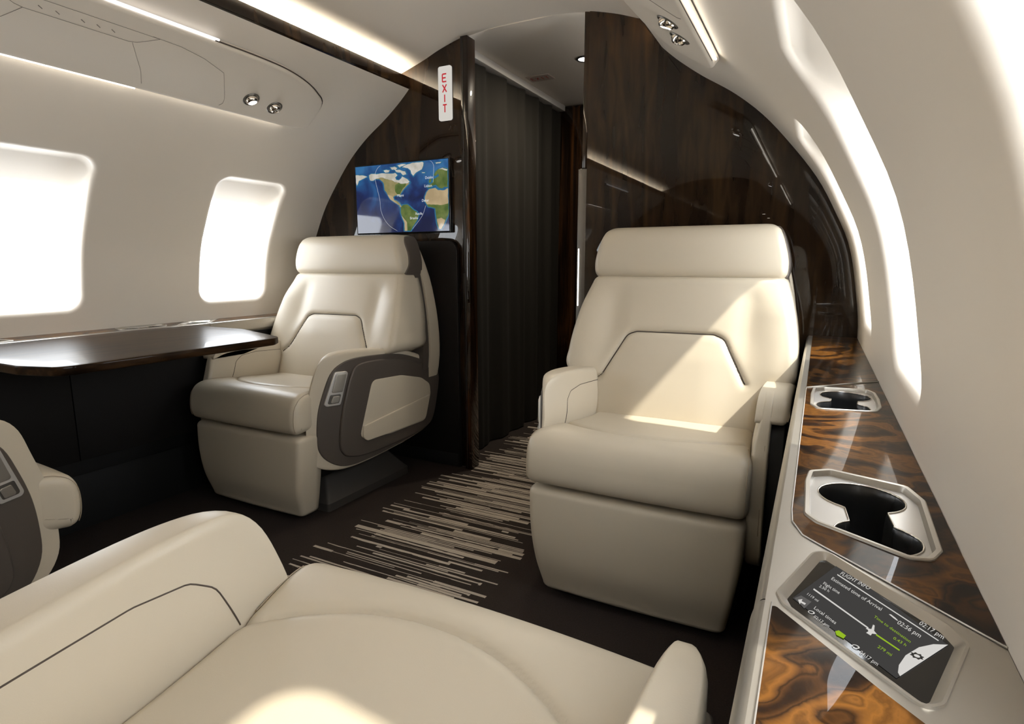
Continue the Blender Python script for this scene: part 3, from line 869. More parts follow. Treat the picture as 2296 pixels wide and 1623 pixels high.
# ------------------------------------------------------------------ service panels (oval ended) with their light strips
SU, SL = s_of_z(1.554), s_of_z(1.419)
def service_panel(side, yf, yr, label):
    root = empty('service_panel', (CX + side*.80, (yf+yr)/2, 1.45))
    tag(root, label, 'overhead panel', 'overhead service panels')
    o = root.location.copy()
    loc = lambda p: (p[0]-o.x, p[1]-o.y, p[2]-o.z)
    L = yf - yr
    h = SU - SL
    P = [(yf-.62, SU), (yf-.50, SU), (yf-.36, SU-.001), (yf-.24, SU-.008), (yf-.14, SU-.028), (yf-.07, SU-.056), (yf-.02, SU-.092), (yf, SL+.050), (yf-.005, SL+.026), (yf-.03, SL+.010), (yf-.07, SL+.001), (yf-.14, SL)]
    # straight lower edge then the rear end, mirrored
    ym = (yf + yr) / 2
    P2 = P + [(yf-.4, SL), (ym, SL)] + [(2*ym - a, b) for a, b in reversed(P)][0:1] 
    P2 = P + [(lerp(yf-.14, yr+.14, k/8), SL) for k in range(1, 8)] + [(2*ym-a, b) for a, b in reversed(P)] + [(lerp(yr+.62, yf-.62, k/6), SU) for k in range(1, 6)]
    out = cr_closed(P2, 260)
    def fm(u, v, w): return loc(W(side, u, v, -w))
    pillow('panel_face', out, .004, .030, 0, .010, fm, M['psu'], root, open0=True, kc=14, angle=180)
    # light strips in the gaps above and below the straight part
    def strip(name, ya, yb, s0, s1, w, mat='strip'):
        rings = []
        for k in range(9):
            y = lerp(ya, yb, k/8)
            rings.append([fm(y, s0, w), fm(y, s1, w), fm(y, s1, w+.004), fm(y, s0, w+.004)])
        return loft(name, rings, M[mat], root, angle=30)
    strip('upper_light', yf-.50, yr+.50, SU+.0005, SU+.0085, .016, 'strip_dim')
    strip('lower_light', yf-.64, yr+.64, SL-.0085, SL-.0005, .014)
    strip('lower_light', yf-.09, yf-.64, SL-.0040, SL-.0005, .012)
    strip('lower_light', yr+.64, yr+.09, SL-.0040, SL-.0005, .012)
    # shadow gap round the front end and along the lower edge
    i0 = [p for p in out if p[0] > yf - .52 and p[1] > SL + .004 and p[1] > SL + .02]
    i0.sort(key=lambda p: p[0] - (p[1] - SU) * 1.2)
    i0 = [(a, b) for a, b in i0]
    tube('shadow_gap', [fm(a + .002 * (1 if a > yf - .1 else 0), b + .0015, .009 + .010) for a, b in i0], .0024, M['seam'], root, seg=6)
    tube('shadow_gap', [fm(lerp(yf-.10, yr+.10, k/12), SL + .0004, .0225) for k in range(13)], .0011, M['seam'], root, seg=5)
    # panel joints
    wj = .0303
    def line(name, pts, closed=False):
        q = [fm(a, b, wj) for a, b in pts]
        tube(name, q, .0006, M['gap'], root, closed=closed, seg=4)
    sm = s_of_z(1.435); st = s_of_z(1.505); sh = s_of_z(1.526)
    line('hatch_joint', resample([(yf-.72, st), (yf-.66, s_of_z(1.46)), (yf-.64, sm)], 12, False))
    line('hatch_joint', resample([(yf-.97, st), (yf-1.03, s_of_z(1.46)), (yf-1.05, sm)], 12, False))
    line('hatch_joint', resample([(yf-.66, sh), (yf-.70, sh), (yf-1.0, sh), (yf-1.04, sh-.008), (yf-.98, st), (yf-.72, st), (yf-.70, st+.01), (yf-.66, sh)], 40, False))
    line('hatch_joint', resample([(yf-.68, sh+.001), (yf-.60, sh-.001), (yf-.52, sh-.014), (yf-.44, sh-.040), (yf-.385, s_of_z(1.455)), (yf-.375, s_of_z(1.440)), (yf-.385, s_of_z(1.432))], 30, False))
    if yf > 1:
        tick = []
        for k in range(10):
            y = yf - .77 - k*.018 - (.02 if k > 5 else 0)
            tick.append(tube('vent_mark', [fm(y, lerp(st, sh, .35), wj), fm(y - .010, lerp(st, sh, .5), wj)],   .0010, M['gap'], root, seg=4)) if k % 2 == 0 else None
    # reading lamp and air outlet
    for nm, dy in (('reading_light', .295), ('air_outlet', .193)):
        s = s_of_z(1.466 if nm == 'reading_light' else 1.462); c, z = prof(s); nc, nz = pnormal(s)
        ax = Vector((-side*nc, 0, -nz))
        # the swivelling body leans down into the cabin
        ax2 = (ax + Vector((0, .15, -.55))).normalized()
        base = Vector(fm(yf - dy, s, .030))
        Rm = ax.to_track_quat('Z', 'Y').to_matrix().to_4x4()
        Rb = ax2.to_track_quat('Z', 'Y').to_matrix().to_4x4()
        F0 = Matrix.Translation(base) @ Rm; F1 = Matrix.Translation(base) @ Rb
        bz = lathe(nm, [(.0285, -.002), (.0285, .001), (.0265, .003), (.0235, .0025), (.022, -.002)], F0, M['metal_grey'], root, seg=32)
        if nm == 'reading_light':
            lathe('swivel_body', [(.021, -.006), (.0215, .004), (.019, .009), (.0165, .012), (.0145, .0135), (.0135, .012)], F1, M['chrome'], bz, seg=28)
            lathe('lens', [(0, .0125), (.0137, .0125)], F1, M['lamp'], bz, seg=24)
        else:
            lathe('swivel_body', [(.0205, -.006), (.021, .003), (.018, .007), (.0165, .011), (.0125, .014), (.0105, .0135), (.0100, .010), (.0085, .010), (.0070, .0125), (.0045, .0125), (.0040, .009), (.0035, .009), (.003, .0115), (0, .0115)], F1, M['chrome'], bz, seg=28)
    return root
service_panel(-1, 1.76, .13, 'oval-ended overhead panel on the left wall above the two bright windows')
service_panel(1, 1.76, .13, 'oval-ended overhead panel on the right wall above the near seats')
service_panel(-1, -.12, -1.75, 'rear overhead panel on the left wall, seen mirrored in the lacquered partition')
service_panel(1, -.12, -1.75, 'rear overhead panel on the right wall, seen mirrored in the lacquered partition')

# ================================================================== SEATS
def rs_closed(P, n): return resample(P, n, True)
# local frame: x across, y from the front edge of the cushion towards the back, z up
def dseg(px, py, pts):
    best = 9.
    for (ax, ay), (bx, by) in zip(pts, pts[1:]):
        dx, dy = bx-ax, by-ay; l = dx*dx+dy*dy
        t = 0 if l == 0 else max(0, min(1, ((px-ax)*dx + (py-ay)*dy)/l))
        d = math.hypot(px-ax-t*dx, py-ay-t*dy)
        if d < best: best = d
    return best

def backrest_surface(x, z):
    """y of the front face of the backrest"""
    y = smooth_interp(z, [.36, .45, .60, .75, .86], [.372, .392, .452, .516, .560])
    # soft side wings and a fuller lumbar zone
    y -= .010 * (1 - min(1, (x/.30)**2))
    y -= .018 * sstep(.20, .30, abs(x)) * sstep(.50, .60, z) * (1 - sstep(.74, .84, z))
    y += .007 * math.exp(-((abs(x) - .195)/.035)**2) * sstep(.60, .70, z) * (1 - sstep(.78, .84, z))
    y -= .010 * sstep(.36, .45, z) * (1 - sstep(.60, .70, z)) * (1 - sstep(.08, .20, abs(x)))
    return y
LUMBAR = [(-.262, .508), (-.252, .518)] + round_poly([(-.262, .508), (-.212, .548), (-.148, .672), (-.120, .682), (.110, .684), (.140, .672), (.205, .556), (.262, .508), (.0, .3)], [0, .02, .03, .03, .03, .03, .02, 0, 0], 6)[1:-2]
LUMBAR = sorted(set((round(a, 5), round(b, 5)) for a, b in LUMBAR if b > .45), key=lambda p: p[0])

def back_w(z, wall=0):
    return smooth_interp(z, [.36, .50, .525, .560, .62, .70, .78, .85], [.232 + .020*wall, .236 + .018*wall, .262 + .006*wall, .330, .335, .327, .310, .288])

def make_backrest(parent, wall):
    nx = 150; rings = []
    z0, z1, re = .38, .852, .018
    zs = []
    for k in range(6):
        a = k/5*pi/2; zs.append((z0 + re*(1-cos(a)), re*(1-sin(a))))
    n = 118
    for k in range(1, n): zs.append((lerp(z0+re, z1-re, k/n), 0))
    for k in range(6):
        a = k/5*pi/2; zs.append((z1 - re*(1-sin(a)), re*(1-cos(a))))
    for z, e in zs:
        wl = back_w(z, 1 if wall < 0 else 0) - e; wr = back_w(z, 1 if wall > 0 else 0) - e; rc = .024
        yb = smooth_interp(z, [.36, .60, .86], [.62, .645, .665]) - e
        R = []
        for i in range(nx + 1):
            x = lerp(-wl + rc, wr - rc, i/nx)
            g = 0
            d = dseg(x, z, LUMBAR)
            if d < .022: g = .0075 * (1 - d/.022)**2 + (.003 if d < .0035 else 0)
            R.append((x, backrest_surface(x, z) + e + g, z))
        yc = backrest_surface(wr, z) + e
        for k in range(1, 7):
            a = k/6*pi/2; R.append((wr - rc + rc*sin(a), yc + rc*(1-cos(a)), z))
        for k in range(1, 5): R.append((wr, lerp(yc+rc, yb, k/5), z))
        for k in range(11): R.append((lerp(wr, -wl, k/10), yb, z))
        yc = backrest_surface(wl, z) + e
        for k in range(1, 5): R.append((-wl, lerp(yb, yc+rc, k/5), z))
        for k in range(0, 6):
            a = pi/2*(1-k/6); R.append((-wl + rc - rc*sin(a), yc + rc*(1-cos(a)), z))
        rings.append(R)
    b = loft('backrest', rings, M['leather'], parent)
    pts = [(x, backrest_surface(x, z) + .0086, z) for x, z in resample(LUMBAR, 90, False)]
    tube('seam', pts, .0018, M['seam'], b)
    # fine stitching lines down both wings
    for sx in (-1, 1):
        pts = [(sx*(back_w(z)-.016), backrest_surface(back_w(z), z) + .0022, z) for z in [lerp(.565, .835, k/20) for k in range(21)]]
        tube('stitch_line', pts, .0007, M['stitch'], b, seg=4)
    return b

def make_headrest(parent):
    w = lambda z: smooth_interp(z, [.845, .865, .90, .95, .985, 1.003], [.284, .289, .288, .276, .263, .250])
    yf = lambda z: smooth_interp(z, [.845, .87, .92, .97, 1.003], [.552, .541, .540, .550, .572])
    def body(name, z0, z1, re, dw, yfn, ybn, mat, par, rc=.020, nx=24):
        zs = []
        for k in range(7):
            a = k/6*pi/2; zs.append((z0 + re*(1-cos(a)), re*(1-sin(a))))
        for k in range(1, 20): zs.append((lerp(z0+re, z1-re, k/20), 0))
        for k in range(7):
            a = k/6*pi/2; zs.append((z1 - re*(1-sin(a)), re*(1-cos(a))))
        rings = []
        for z, e in zs:
            ww = w(z) + dw - e; R = []
            yb = ybn(z) - e
            crown = lambda x: .012*(x/.3)**2
            for i in range(nx+1):
                x = lerp(-ww+rc, ww-rc, i/nx); R.append((x, yfn(z)+e+crown(x), z))
            yc = yfn(z)+e+crown(ww-rc)
            for k in range(1, 6):
                a = k/5*pi/2; R.append((ww-rc+rc*sin(a), yc+rc*(1-cos(a)), z))
            for k in range(1, 4): R.append((ww, lerp(yc+rc, yb, k/4), z))
            for k in range(9): R.append((lerp(ww, -ww, k/8), yb, z + .006 * (1 - abs(lerp(-1, 1, k/8)))*0))
            for k in range(1, 4): R.append((-ww, lerp(yb, yc+rc, k/4), z))
            for k in range(0, 5):
                a = pi/2*(1-k/5); R.append((-ww+rc-rc*sin(a), yc+rc*(1-cos(a)), z))
            rings.append(R)
        return loft(name, rings, mat, par)
    h = body('headrest', .842, 1.004, .017, 0, yf, lambda z: .690, M['leather'], parent)
    # taupe end caps with an S-shaped front line
    for sx in (-1, 1):
        prof_ = [(.590, .846), (.630, .843), (.675, .844), (.690, .852), (.695, .920), (.694, .985), (.682, .999), (.650, 1.000), (.622, .992), (.608, .970), (.611, .930), (.604, .885), (.588, .858)]
        ol = cr_closed(prof_, 60)
        def fm(u, v, t, sx=sx): return (sx*(w(v) - .004 + t), u, v)
        pillow('end_cap', ol, 0, .0085, 0, .004, fm, M['leather_dark'], h, open0=True)
    pts = [(x, yf(.848)+.012+.012*(x/.3)**2, .8445) for x in [lerp(-.272, .272, k/30) for k in range(31)]]
    tube('seam', pts, .0022, M['seam'], h)
    return h

def cush_w(y, wall=0): return smooth_interp(y, [0, .03, .08, .19, .42], [.272, .272, .262 + .006*wall, .232 + .024*wall, .214 + .034*wall])
ARC = [(x, .088 + .095*(abs(x)/.232)**2.1) for x in [lerp(-.236, .236, k/60) for k in range(61)]]
def make_cushion(parent, wall):
    pts = [(.002, .350), (.0, .39), (.010, .430), (.036, .455), (.085, .4615), (.20, .452), (.32, .440), (.43, .432), (.445, .40), (.43, .345), (.30, .335), (.06, .328), (.018, .330)]
    ol = cr_closed(pts, 300)
    nx = 130; rings = []; r = .024
    cyy = sum(p[0] for p in ol)/len(ol); czz = sum(p[1] for p in ol)/len(ol)
    def ringat(x0, e, sc_=1.):
        o_ = inset2(ol, e) if e > 0 else ol
        o_ = [(lerp(cyy, p[0], sc_), lerp(czz, p[1], sc_)) for p in o_]
        R = []
        for y, z in o_:
            sc = cush_w(y, 1 if x0 * wall > 0 else 0) / .272
            x = x0 * sc
            zz = z
            if z > .395:
                # crown across the width
                zz += .006 * (1 - (x0/.272)**2)
                d = dseg(x, y, ARC)
                if d < .020 and z > .43: zz -= .0075*(1-d/.020)**2 + (.003 if d < .003 else 0)
            yy = y - (.007 * (1 - (x0/.272)**2) if y < .06 else 0)
            R.append((x, yy, zz))
        return R
    for k in range(1, 8): rings.append(ringat(-.272, r, k/8))
    for k in range(7):
        a = k/6*pi/2; rings.append(ringat(-.272 + r*(1-cos(a)), r*(1-sin(a))))
    for k in range(1, nx): rings.append(ringat(lerp(-.272+r, .272-r, k/nx), 0))
    for k in range(7):
        a = k/6*pi/2; rings.append(ringat(.272 - r*(1-sin(a)), r*(1-cos(a))))
    for k in range(1, 8): rings.append(ringat(.272, r, 1 - k/8))
    c = loft('seat_cushion', rings, M['leather'], parent)
    for sx in (-1, 1):
        q = [p for p in cr_closed(pts, 120)]
        k0 = min(range(len(q)), key=lambda i: math.dist(q[i], (.002, .345)))
        q = q[k0:] + q[:k0]
        if q[6][1] < q[0][1]: q = q[::-1]
        line = []
        for y, z in q:
            if y > .16: break
            nx_ = .272 - .0075
            line.append((sx*nx_*cush_w(y, 1 if sx == wall else 0)/.272, y + (.0035 if y < .05 else 0), z - (.0045 if z > .43 else .002)))
        tube('stitch_line', line, .0009, M['stitch'], c, seg=4)
    return c

def make_footrest(parent):
    rings = []
    z0, z1, re = .020, .316, .020
    zs = []
    for k in range(7):
        a = k/6*pi/2; zs.append((z0 + re*(1-cos(a)), re*(1-sin(a))))
    for k in range(1, 24): zs.append((lerp(z0+re, z1-re, k/24), 0))
    for k in range(7):
        a = k/6*pi/2; zs.append((z1 - re*(1-sin(a)), re*(1-cos(a))))
    for z, e in zs:
        w = smooth_interp(z, [.04, .10, .2, .316], [.237, .248, .262, .268]) - e
        yf = smooth_interp(z, [.04, .12, .22, .316], [.034, .012, .006, .010]) + e
        yb = .115 - e; rc = .018; R = []
        cr = lambda x: .008*(x/.27)**2
        nx = 30
        for i in range(nx+1):
            x = lerp(-w+rc, w-rc, i/nx); R.append((x, yf+cr(x), z))
        yc = yf + cr(w-rc)
        for k in range(1, 6):
            a = k/5*pi/2; R.append((w-rc+rc*sin(a), yc+rc*(1-cos(a)), z))
        for k in range(1, 3): R.append((w, lerp(yc+rc, yb, k/3), z))
        for k in range(7): R.append((lerp(w, -w, k/6), yb, z))
        for k in range(1, 3): R.append((-w, lerp(yb, yc+rc, k/3), z))
        for k in range(0, 5):
            a = pi/2*(1-k/5); R.append((-w+rc-rc*sin(a), yc+rc*(1-cos(a)), z))
        rings.append(R)
    f = loft('footrest', rings, M['leather'], parent)
    for sx in (-1, 1):
        pts = []
        for k in range(25):
            z = lerp(.062, .300, k/24)
            w = smooth_interp(z, [.04, .10, .2, .316], [.237, .248, .262, .268]); yf = smooth_interp(z, [.04, .12, .22, .316], [.034, .012, .006, .010])
            pts.append((sx*(w-.010), yf+.008+.0022, z))
        tube('stitch_line', pts, .0008, M['stitch'], f, seg=4)
    return f

ARM = [(.060, .30), (.066, .385), (.092, .480), (.118, .548), (.165, .580), (.26, .584), (.40, .572), (.52, .556), (.64, .520), (.745, .474), (.774, .440), (.772, .36),
       (.745, .27), (.700, .204), (.60, .180), (.45, .166), (.30, .160), (.17, .166), (.10, .190), (.066, .235)]
def make_arm(parent, sx, wall=False):
    ol = cr_closed(ARM, 150)
    xin = lambda y: smooth_interp(y, [.05, .12, .19, .42], [.258, .246, .229, .208] if not wall else [.252, .246, .238, .226])
    TH = .092
    flare = lambda u: -.040 * (1 - sstep(.065, .19, u)) + .008 * sstep(.15, .25, u)
    def fm(u, v, t):
        k = (.297 - xin(u)) / TH
        x = .297 - (TH - t) * k + flare(u) * (t/TH)
        # the inner face leans outwards towards the top
        lean = .024 * sstep(.46, .59, v) * (1 - t/TH)
        return (sx*(x + lean), u, v)
    a = pillow('armrest', ol, 0, TH, .016, .012, fm, M['leather'], parent, n=7, kc=10)
    # seam on the inner face
    q = [(.180, .448), (.205, .510), (.235, .530), (.30, .537), (.45, .530), (.60, .505)]
    q = resample(round_poly([q[0]] + q[1:] + [(.3, .3)], [0, .03, .03, .05, .1, 0, 0], 5)[:-2], 46, False)
    pts = [(sx*(xin(y) + .024*sstep(.46, .59, z) + .0004), y, z) for y, z in q]
    tube('seam', pts, .0011, M['seam'], a, seg=5)
    # outer dark shell, set in a little from the cream edge at front and top
    sh = cr_closed([(.098, .30), (.106, .385), (.130, .465), (.154, .518), (.190, .546), (.26, .558), (.40, .552), (.52, .536), (.64, .500), (.745, .452), (.768, .42), (.764, .36),
                    (.738, .275), (.695, .212), (.60, .190), (.45, .176), (.30, .170), (.19, .176), (.134, .204), (.104, .246)], 130)
    fo = lambda u, v, t: (sx*(.2955 + t + flare(u)), u, v)
    s_ = pillow('side_shell', sh, 0, .007, 0, .003, fo, M['leather_dark'], a, open0=True)
    ov = cr_closed([(.168, .27), (.180, .36), (.205, .45), (.232, .512), (.262, .534), (.33, .538), (.44, .529), (.56, .505), (.67, .468), (.738, .436), (.760, .41), (.752, .35), (.716, .245), (.668, .208), (.56, .194), (.42, .190), (.28, .194), (.20, .210), (.172, .235)], 120)
    fo2 = lambda u, v, t: (sx*(.3020 + t + flare(u)), u, v)
    pillow('side_pad', ov, 0, .009, 0, .0055, fo2, M['leather_dark'], a, open0=True)
    ins = rs_closed(round_poly([(.250, .262), (.330, .466), (.50, .456), (.63, .424), (.688, .388), (.692, .345), (.652, .238), (.42, .238)], [.02, .03, .2, .1, .03, .02, .03, .2], 4), 110)
    fo3 = lambda u, v, t: (sx*(.3105 + t + flare(u)), u, v)
    pillow('side_panel', ins, -.002, .0022, 0, .0015, fo3, M['leather'], a, open0=True)
    pk = [p for p in ins if p[1] < .300 + (p[0]-.25)*.10]
    k0 = min(range(len(pk)), key=lambda i: pk[i][0] - pk[i][1]*.01)
    poc = inset2(rs_closed(round_poly([(.266, .307), (.262, .264), (.284, .246), (.42, .242), (.645, .243), (.683, .344)], [.004, .014, .02, .2, .02, .004], 4), 90), .001)
    fo4 = lambda u, v, t: (sx*(.3127 + t + flare(u)), u, v)
    pillow('side_pocket', poc, -.001, .006, 0, .0025, fo4, M['leather'], a, open0=True)
    if wall:
        a.scale = (1.075, 1, 1)
        return a
    # control plate
    cp = round_poly([(.120, .404), (.176, .404), (.216, .518), (.162, .522)], .009, 5)
    cf = lambda u, v, t: (sx*(.3015 + t + flare(u)), u, v)
    c = pillow('control_plate', cp, 0, .0065, 0, .002, cf, M['metal_bright'], a, open0=True, angle=50)
    w1 = round_poly([(.146, .450), (.184, .449), (.205, .510), (.166, .513)], .005, 4)
    w2 = round_poly([(.131, .412), (.169, .412), (.180, .443), (.142, .444)], .005, 4)
    cf2 = lambda u, v, t: (sx*(.308 + t + flare(u)), u, v)
    pillow('switch', w1, -.001, .0025, 0, .001, cf2, M['metal'], a, open0=True, angle=50)
    pillow('recess', w2, -.001, .0006, 0, .0003, cf2, M['metal_grey'], a, open0=True, angle=50)
    w3 = round_poly([(.140, .414), (.166, .414), (.174, .437), (.150, .438)], .004, 4)
    pillow('switch', w3, -.001, .003, 0, .001, cf2, M['metal'], a, open0=True, angle=50)
    return a

def make_wall_arm(parent, sx):
    """arm beside the wall ledge: a cream band down the front, its outer side left dark"""
    ol = cr_closed(ARM, 150)
    xin = lambda y: smooth_interp(y, [.05, .12, .19, .42], [.264, .262, .256, .246])
    TH = .050
    def fm(u, v, t):
        k = (.300 - xin(u)) / TH
        x = .300 - (TH - t) * k
        lean = .018 * sstep(.46, .59, v) * (1 - t/TH)
        return (sx*(x + lean), u, v)
    a = pillow('armrest', ol, 0, TH, .014, .008, fm, M['leather'], parent, n=6, kc=10)
    top = cr_closed([(.112, .530), (.124, .552), (.165, .5795), (.26, .5845), (.40, .573), (.52, .557), (.64, .521), (.745, .475), (.755, .450), (.64, .490), (.52, .524), (.40, .540), (.26, .548), (.17, .545)], 110)
    pillow('arm_top', top, 0, .072, .002, .016, lambda u, v, t: (sx*(.264 + t), u, v), M['leather'], a, n=5)
    dk = cr_closed([(.098, .30), (.102, .385), (.120, .460), (.142, .520), (.178, .548), (.26, .554), (.40, .546), (.52, .530), (.64, .494), (.735, .452), (.758, .42), (.754, .36),
                    (.730, .275), (.690, .218), (.60, .196), (.45, .180), (.30, .174), (.18, .182), (.130, .204), (.104, .242)], 120)
    pillow('side_shell', dk, 0, .034, 0, .004, lambda u, v, t: (sx*(.296 + t), u, v), M['black'], a, open0=True)
    q = [(.180, .448), (.205, .510), (.235, .530), (.30, .537), (.45, .530), (.60, .505)]
    q = resample(round_poly([q[0]] + q[1:] + [(.3, .3)], [0, .03, .03, .05, .1, 0, 0], 5)[:-2], 46, False)
    tube('seam', [(sx*(xin(y) + .018*sstep(.46, .59, z) + .0004), y, z) for y, z in q], .0011, M['seam'], a, seg=5)
    tube('stitch_line', [(sx*(.291), y - .0008, z) for y, z in [(.0605, .28), (.061, .33), (.0675, .385), (.093, .48), (.113, .528)]], .0008, M['stitch'], a, seg=4)
    return a

def make_seat(wall):
    t = empty('club_seat', (0, 0, 0))
    make_cushion(t, wall); make_backrest(t, wall); make_headrest(t); make_footrest(t)
    # cream shell behind the backrest, parted from it by a taupe band
    def slab(name, z0, z1, wf, y0f, y1f, mat, re=.01, rc=.02):
        rings = []; zs = []
        for k in range(5):
            a = k/4*pi/2; zs.append((z0 + re*(1-cos(a)), re*(1-sin(a))))
        for k in range(1, 16): zs.append((lerp(z0+re, z1-re, k/16), 0))
        for k in range(5):
            a = k/4*pi/2; zs.append((z1 - re*(1-sin(a)), re*(1-cos(a))))
        for z, e in zs:
            w = wf(z) - e; ya = y0f(z) + e; yb = y1f(z) - e; R = []
            for i in range(9): R.append((lerp(-w, w, i/8), ya, z))
            for k in range(0, 6):
                a = k/5*pi/2; R.append((w - rc + rc*cos(a), yb - rc + rc*sin(a), z))
            for i in range(1, 8): R.append((lerp(w-rc, -w+rc, i/8), yb, z))
            for k in range(0, 6):
                a = k/5*pi/2; R.append((-w + rc - rc*sin(a), yb - rc + rc*cos(a), z))
            rings.append(R)
        return loft(name, rings, mat, t, angle=50)
    wsh = lambda z: smooth_interp(z, [.2, .45, .60, .80, .95, 1.0], [.27, .325, .330, .306, .270, .250])
    slab('back_band', .22, .985, lambda z: wsh(z)-.006, lambda z: .640, lambda z: .695, M['leather_dark'])
    slab('back_shell', .20, .992, wsh, lambda z: .684, lambda z: smooth_interp(z, [.2, .5, .8, .99], [.74, .765, .752, .712]), M['leather'])
    # column and floor plinth
    box('seat_column', -.205, .205, .085, .66, .12, .335, M['black'], t, bev=.01)
    P0 = round_poly([(-.245, .155), (.245, .155), (.245, .625), (-.245, .625)], .012, 3)
    P1 = round_poly([(-.235, .165), (.235, .165), (.235, .615), (-.235, .615)], .012, 3)
    P2 = round_poly([(-.175, .215), (.175, .215), (.175, .545), (-.175, .545)], .012, 3)
    rings = [[(x, y, z) for x, y in P] for P, z in ((P0, .001), (P0, .030), (P1, .042), (P2, .135))]
    loft('base_plinth', rings, M['plinth'], t, angle=35)
    return t

def copy_tree(o, parent=None):
    c = o.copy(); COL.objects.link(c)
    if parent is not None:
        c.parent = parent
    for ch in [x for x in COL.objects if x.parent == o]: copy_tree(ch, c)
    return c

seat = make_seat(1); seat2 = make_seat(-1)
seat.location = (-.372, 1.30, 0)
tag(seat, 'cream leather seat with a sunlit backrest, facing the camera beside the right side ledge', 'seat', 'cabin seats')
s_l = seat2; s_l.location = (-1.755, 1.312, 0)
tag(s_l, 'cream leather seat in front of the map screen, its taupe side panel showing', 'seat', 'cabin seats')
s_f = copy_tree(seat2); s_f.location = (-.374, .612, 0); s_f.rotation_euler = (0, 0, pi)
tag(s_f, 'large foreground cream seat seen from above, sunlight on its cushion', 'seat', 'cabin seats')
for ch in COL.objects:
    if ch.parent == s_f and ch.name.split('.')[0] in ('backrest', 'headrest', 'back_band', 'back_shell'):
        ch.location = (0, .16, 0)      # this backrest is let further back
s_b = copy_tree(seat); s_b.location = (-1.755, .695, 0); s_b.rotation_euler = (0, 0, pi)
tag(s_b, 'seat cut off by the left picture edge, taupe side with metal switch plate', 'seat', 'cabin seats')
for ch in COL.objects:
    if ch.parent == s_b and ch.name.split('.')[0] == 'seat_cushion':
        ch.rotation_euler = (.10, 0, 0)      # its cushion dips towards the front
        p_ = Vector((0, .43, .44)); ch.location = p_ - Matrix.Rotation(.10, 3, 'X') @ p_
    if ch.parent == s_b and ch.name.split('.')[0] == 'footrest':
        ch.location = (0, .075, -.004); ch.scale = (.9, 1, .84)
for st_, aisle in ((seat, -1), (s_l, 1), (s_f, 1), (s_b, -1)):
    make_arm(st_, aisle)
    if st_ is s_f: make_arm(st_, -aisle, True)
    else: make_wall_arm(st_, -aisle)

# ================================================================== SIDE LEDGES
ZT = .661
CUP_A = [(.003, .578), (.002, .673), (.005, .708), (.026, .724), (.098, .701), (.1085, .664), (.105, .548), (.096, .527), (.079, .522), (.013, .562)]
CUP_B = [(.001, 1.062), (.001, 1.150), (.004, 1.205), (.020, 1.222), (.094, 1.230), (.1045, 1.205), (.1065, 1.150), (.1045, 1.085), (.096, 1.052), (.080, 1.045), (.012, 1.030)]
BEZ = [(-.011, .424), (.011, .500), (.022, .509), (.092, .432), (.0985, .414), (.076, .347), (.066, .338), (-.006, .410)]
def fig8(c1, r1, c2, r2, neck, n=22):
    """outline of two round wells joined by a neck"""
    v = Vector((c2[0]-c1[0], c2[1]-c1[1])); L = v.length; u = v.normalized(); p = Vector((-u.y, u.x))
    P = []
    a1 = math.asin(min(.99, neck / r1)); a2 = math.asin(min(.99, neck / r2))
    base = atan2(u.y, u.x)
    for k in range(n): 
        a = base + a1 + (2*pi - 2*a1) * k/(n-1); P.append((c1[0] + r1*cos(a), c1[1] + r1*sin(a)))
    for k in range(n):
        a = base + pi + a2 + (2*pi - 2*a2) * k/(n-1); P.append((c2[0] + r2*cos(a), c2[1] + r2*sin(a)))
    return P
def cup_holder(root, outer, hole, F):
    ol = rs_closed(round_poly(outer, .008, 3), 120)
    rim_in = inset2(ol, .0065)
    rings = [[(x, y, ZT-.002) for x, y in ol], [(x, y, ZT+.0012) for x, y in inset2(ol, .0005)], [(x, y, ZT+.0020) for x, y in inset2(ol, .0015)],
             [(x, y, ZT+.0016) for x, y in inset2(ol, .0050)], [(x, y, ZT-.004) for x, y in rim_in], [(x, y, ZT-.006) for x, y in rim_in]]
    rim = loft('cup_holder', [[F(*p) for p in r] for r in rings], M['metal'], root, cap0=False, cap1=False, angle=35)
    hol = resample(hole, 110, True)
    plate('deck', inset2(ol, .0063), [hol], ZT-.0045, M['metal_bright'], rim, fmap=F)
    q = [hol, inset2(hol, .001), inset2(hol, .002), inset2(hol, .0025)]
    zz = [ZT-.0045, ZT-.006, ZT-.02, ZT-.062]
    loft('cup_well', [[F(x, y, z) for x, y in P] for P, z in zip(q, zz)], M['cup'], rim, cap0=False, cap1=True, angle=50)
    lip = [[F(x, y, ZT-.0042) for x, y in hol]]
    tube('well_lip', lip[0], .0010, M['chrome'], rim, closed=True, seg=6)

def offset_out(P, d): return inset2(P, -d)

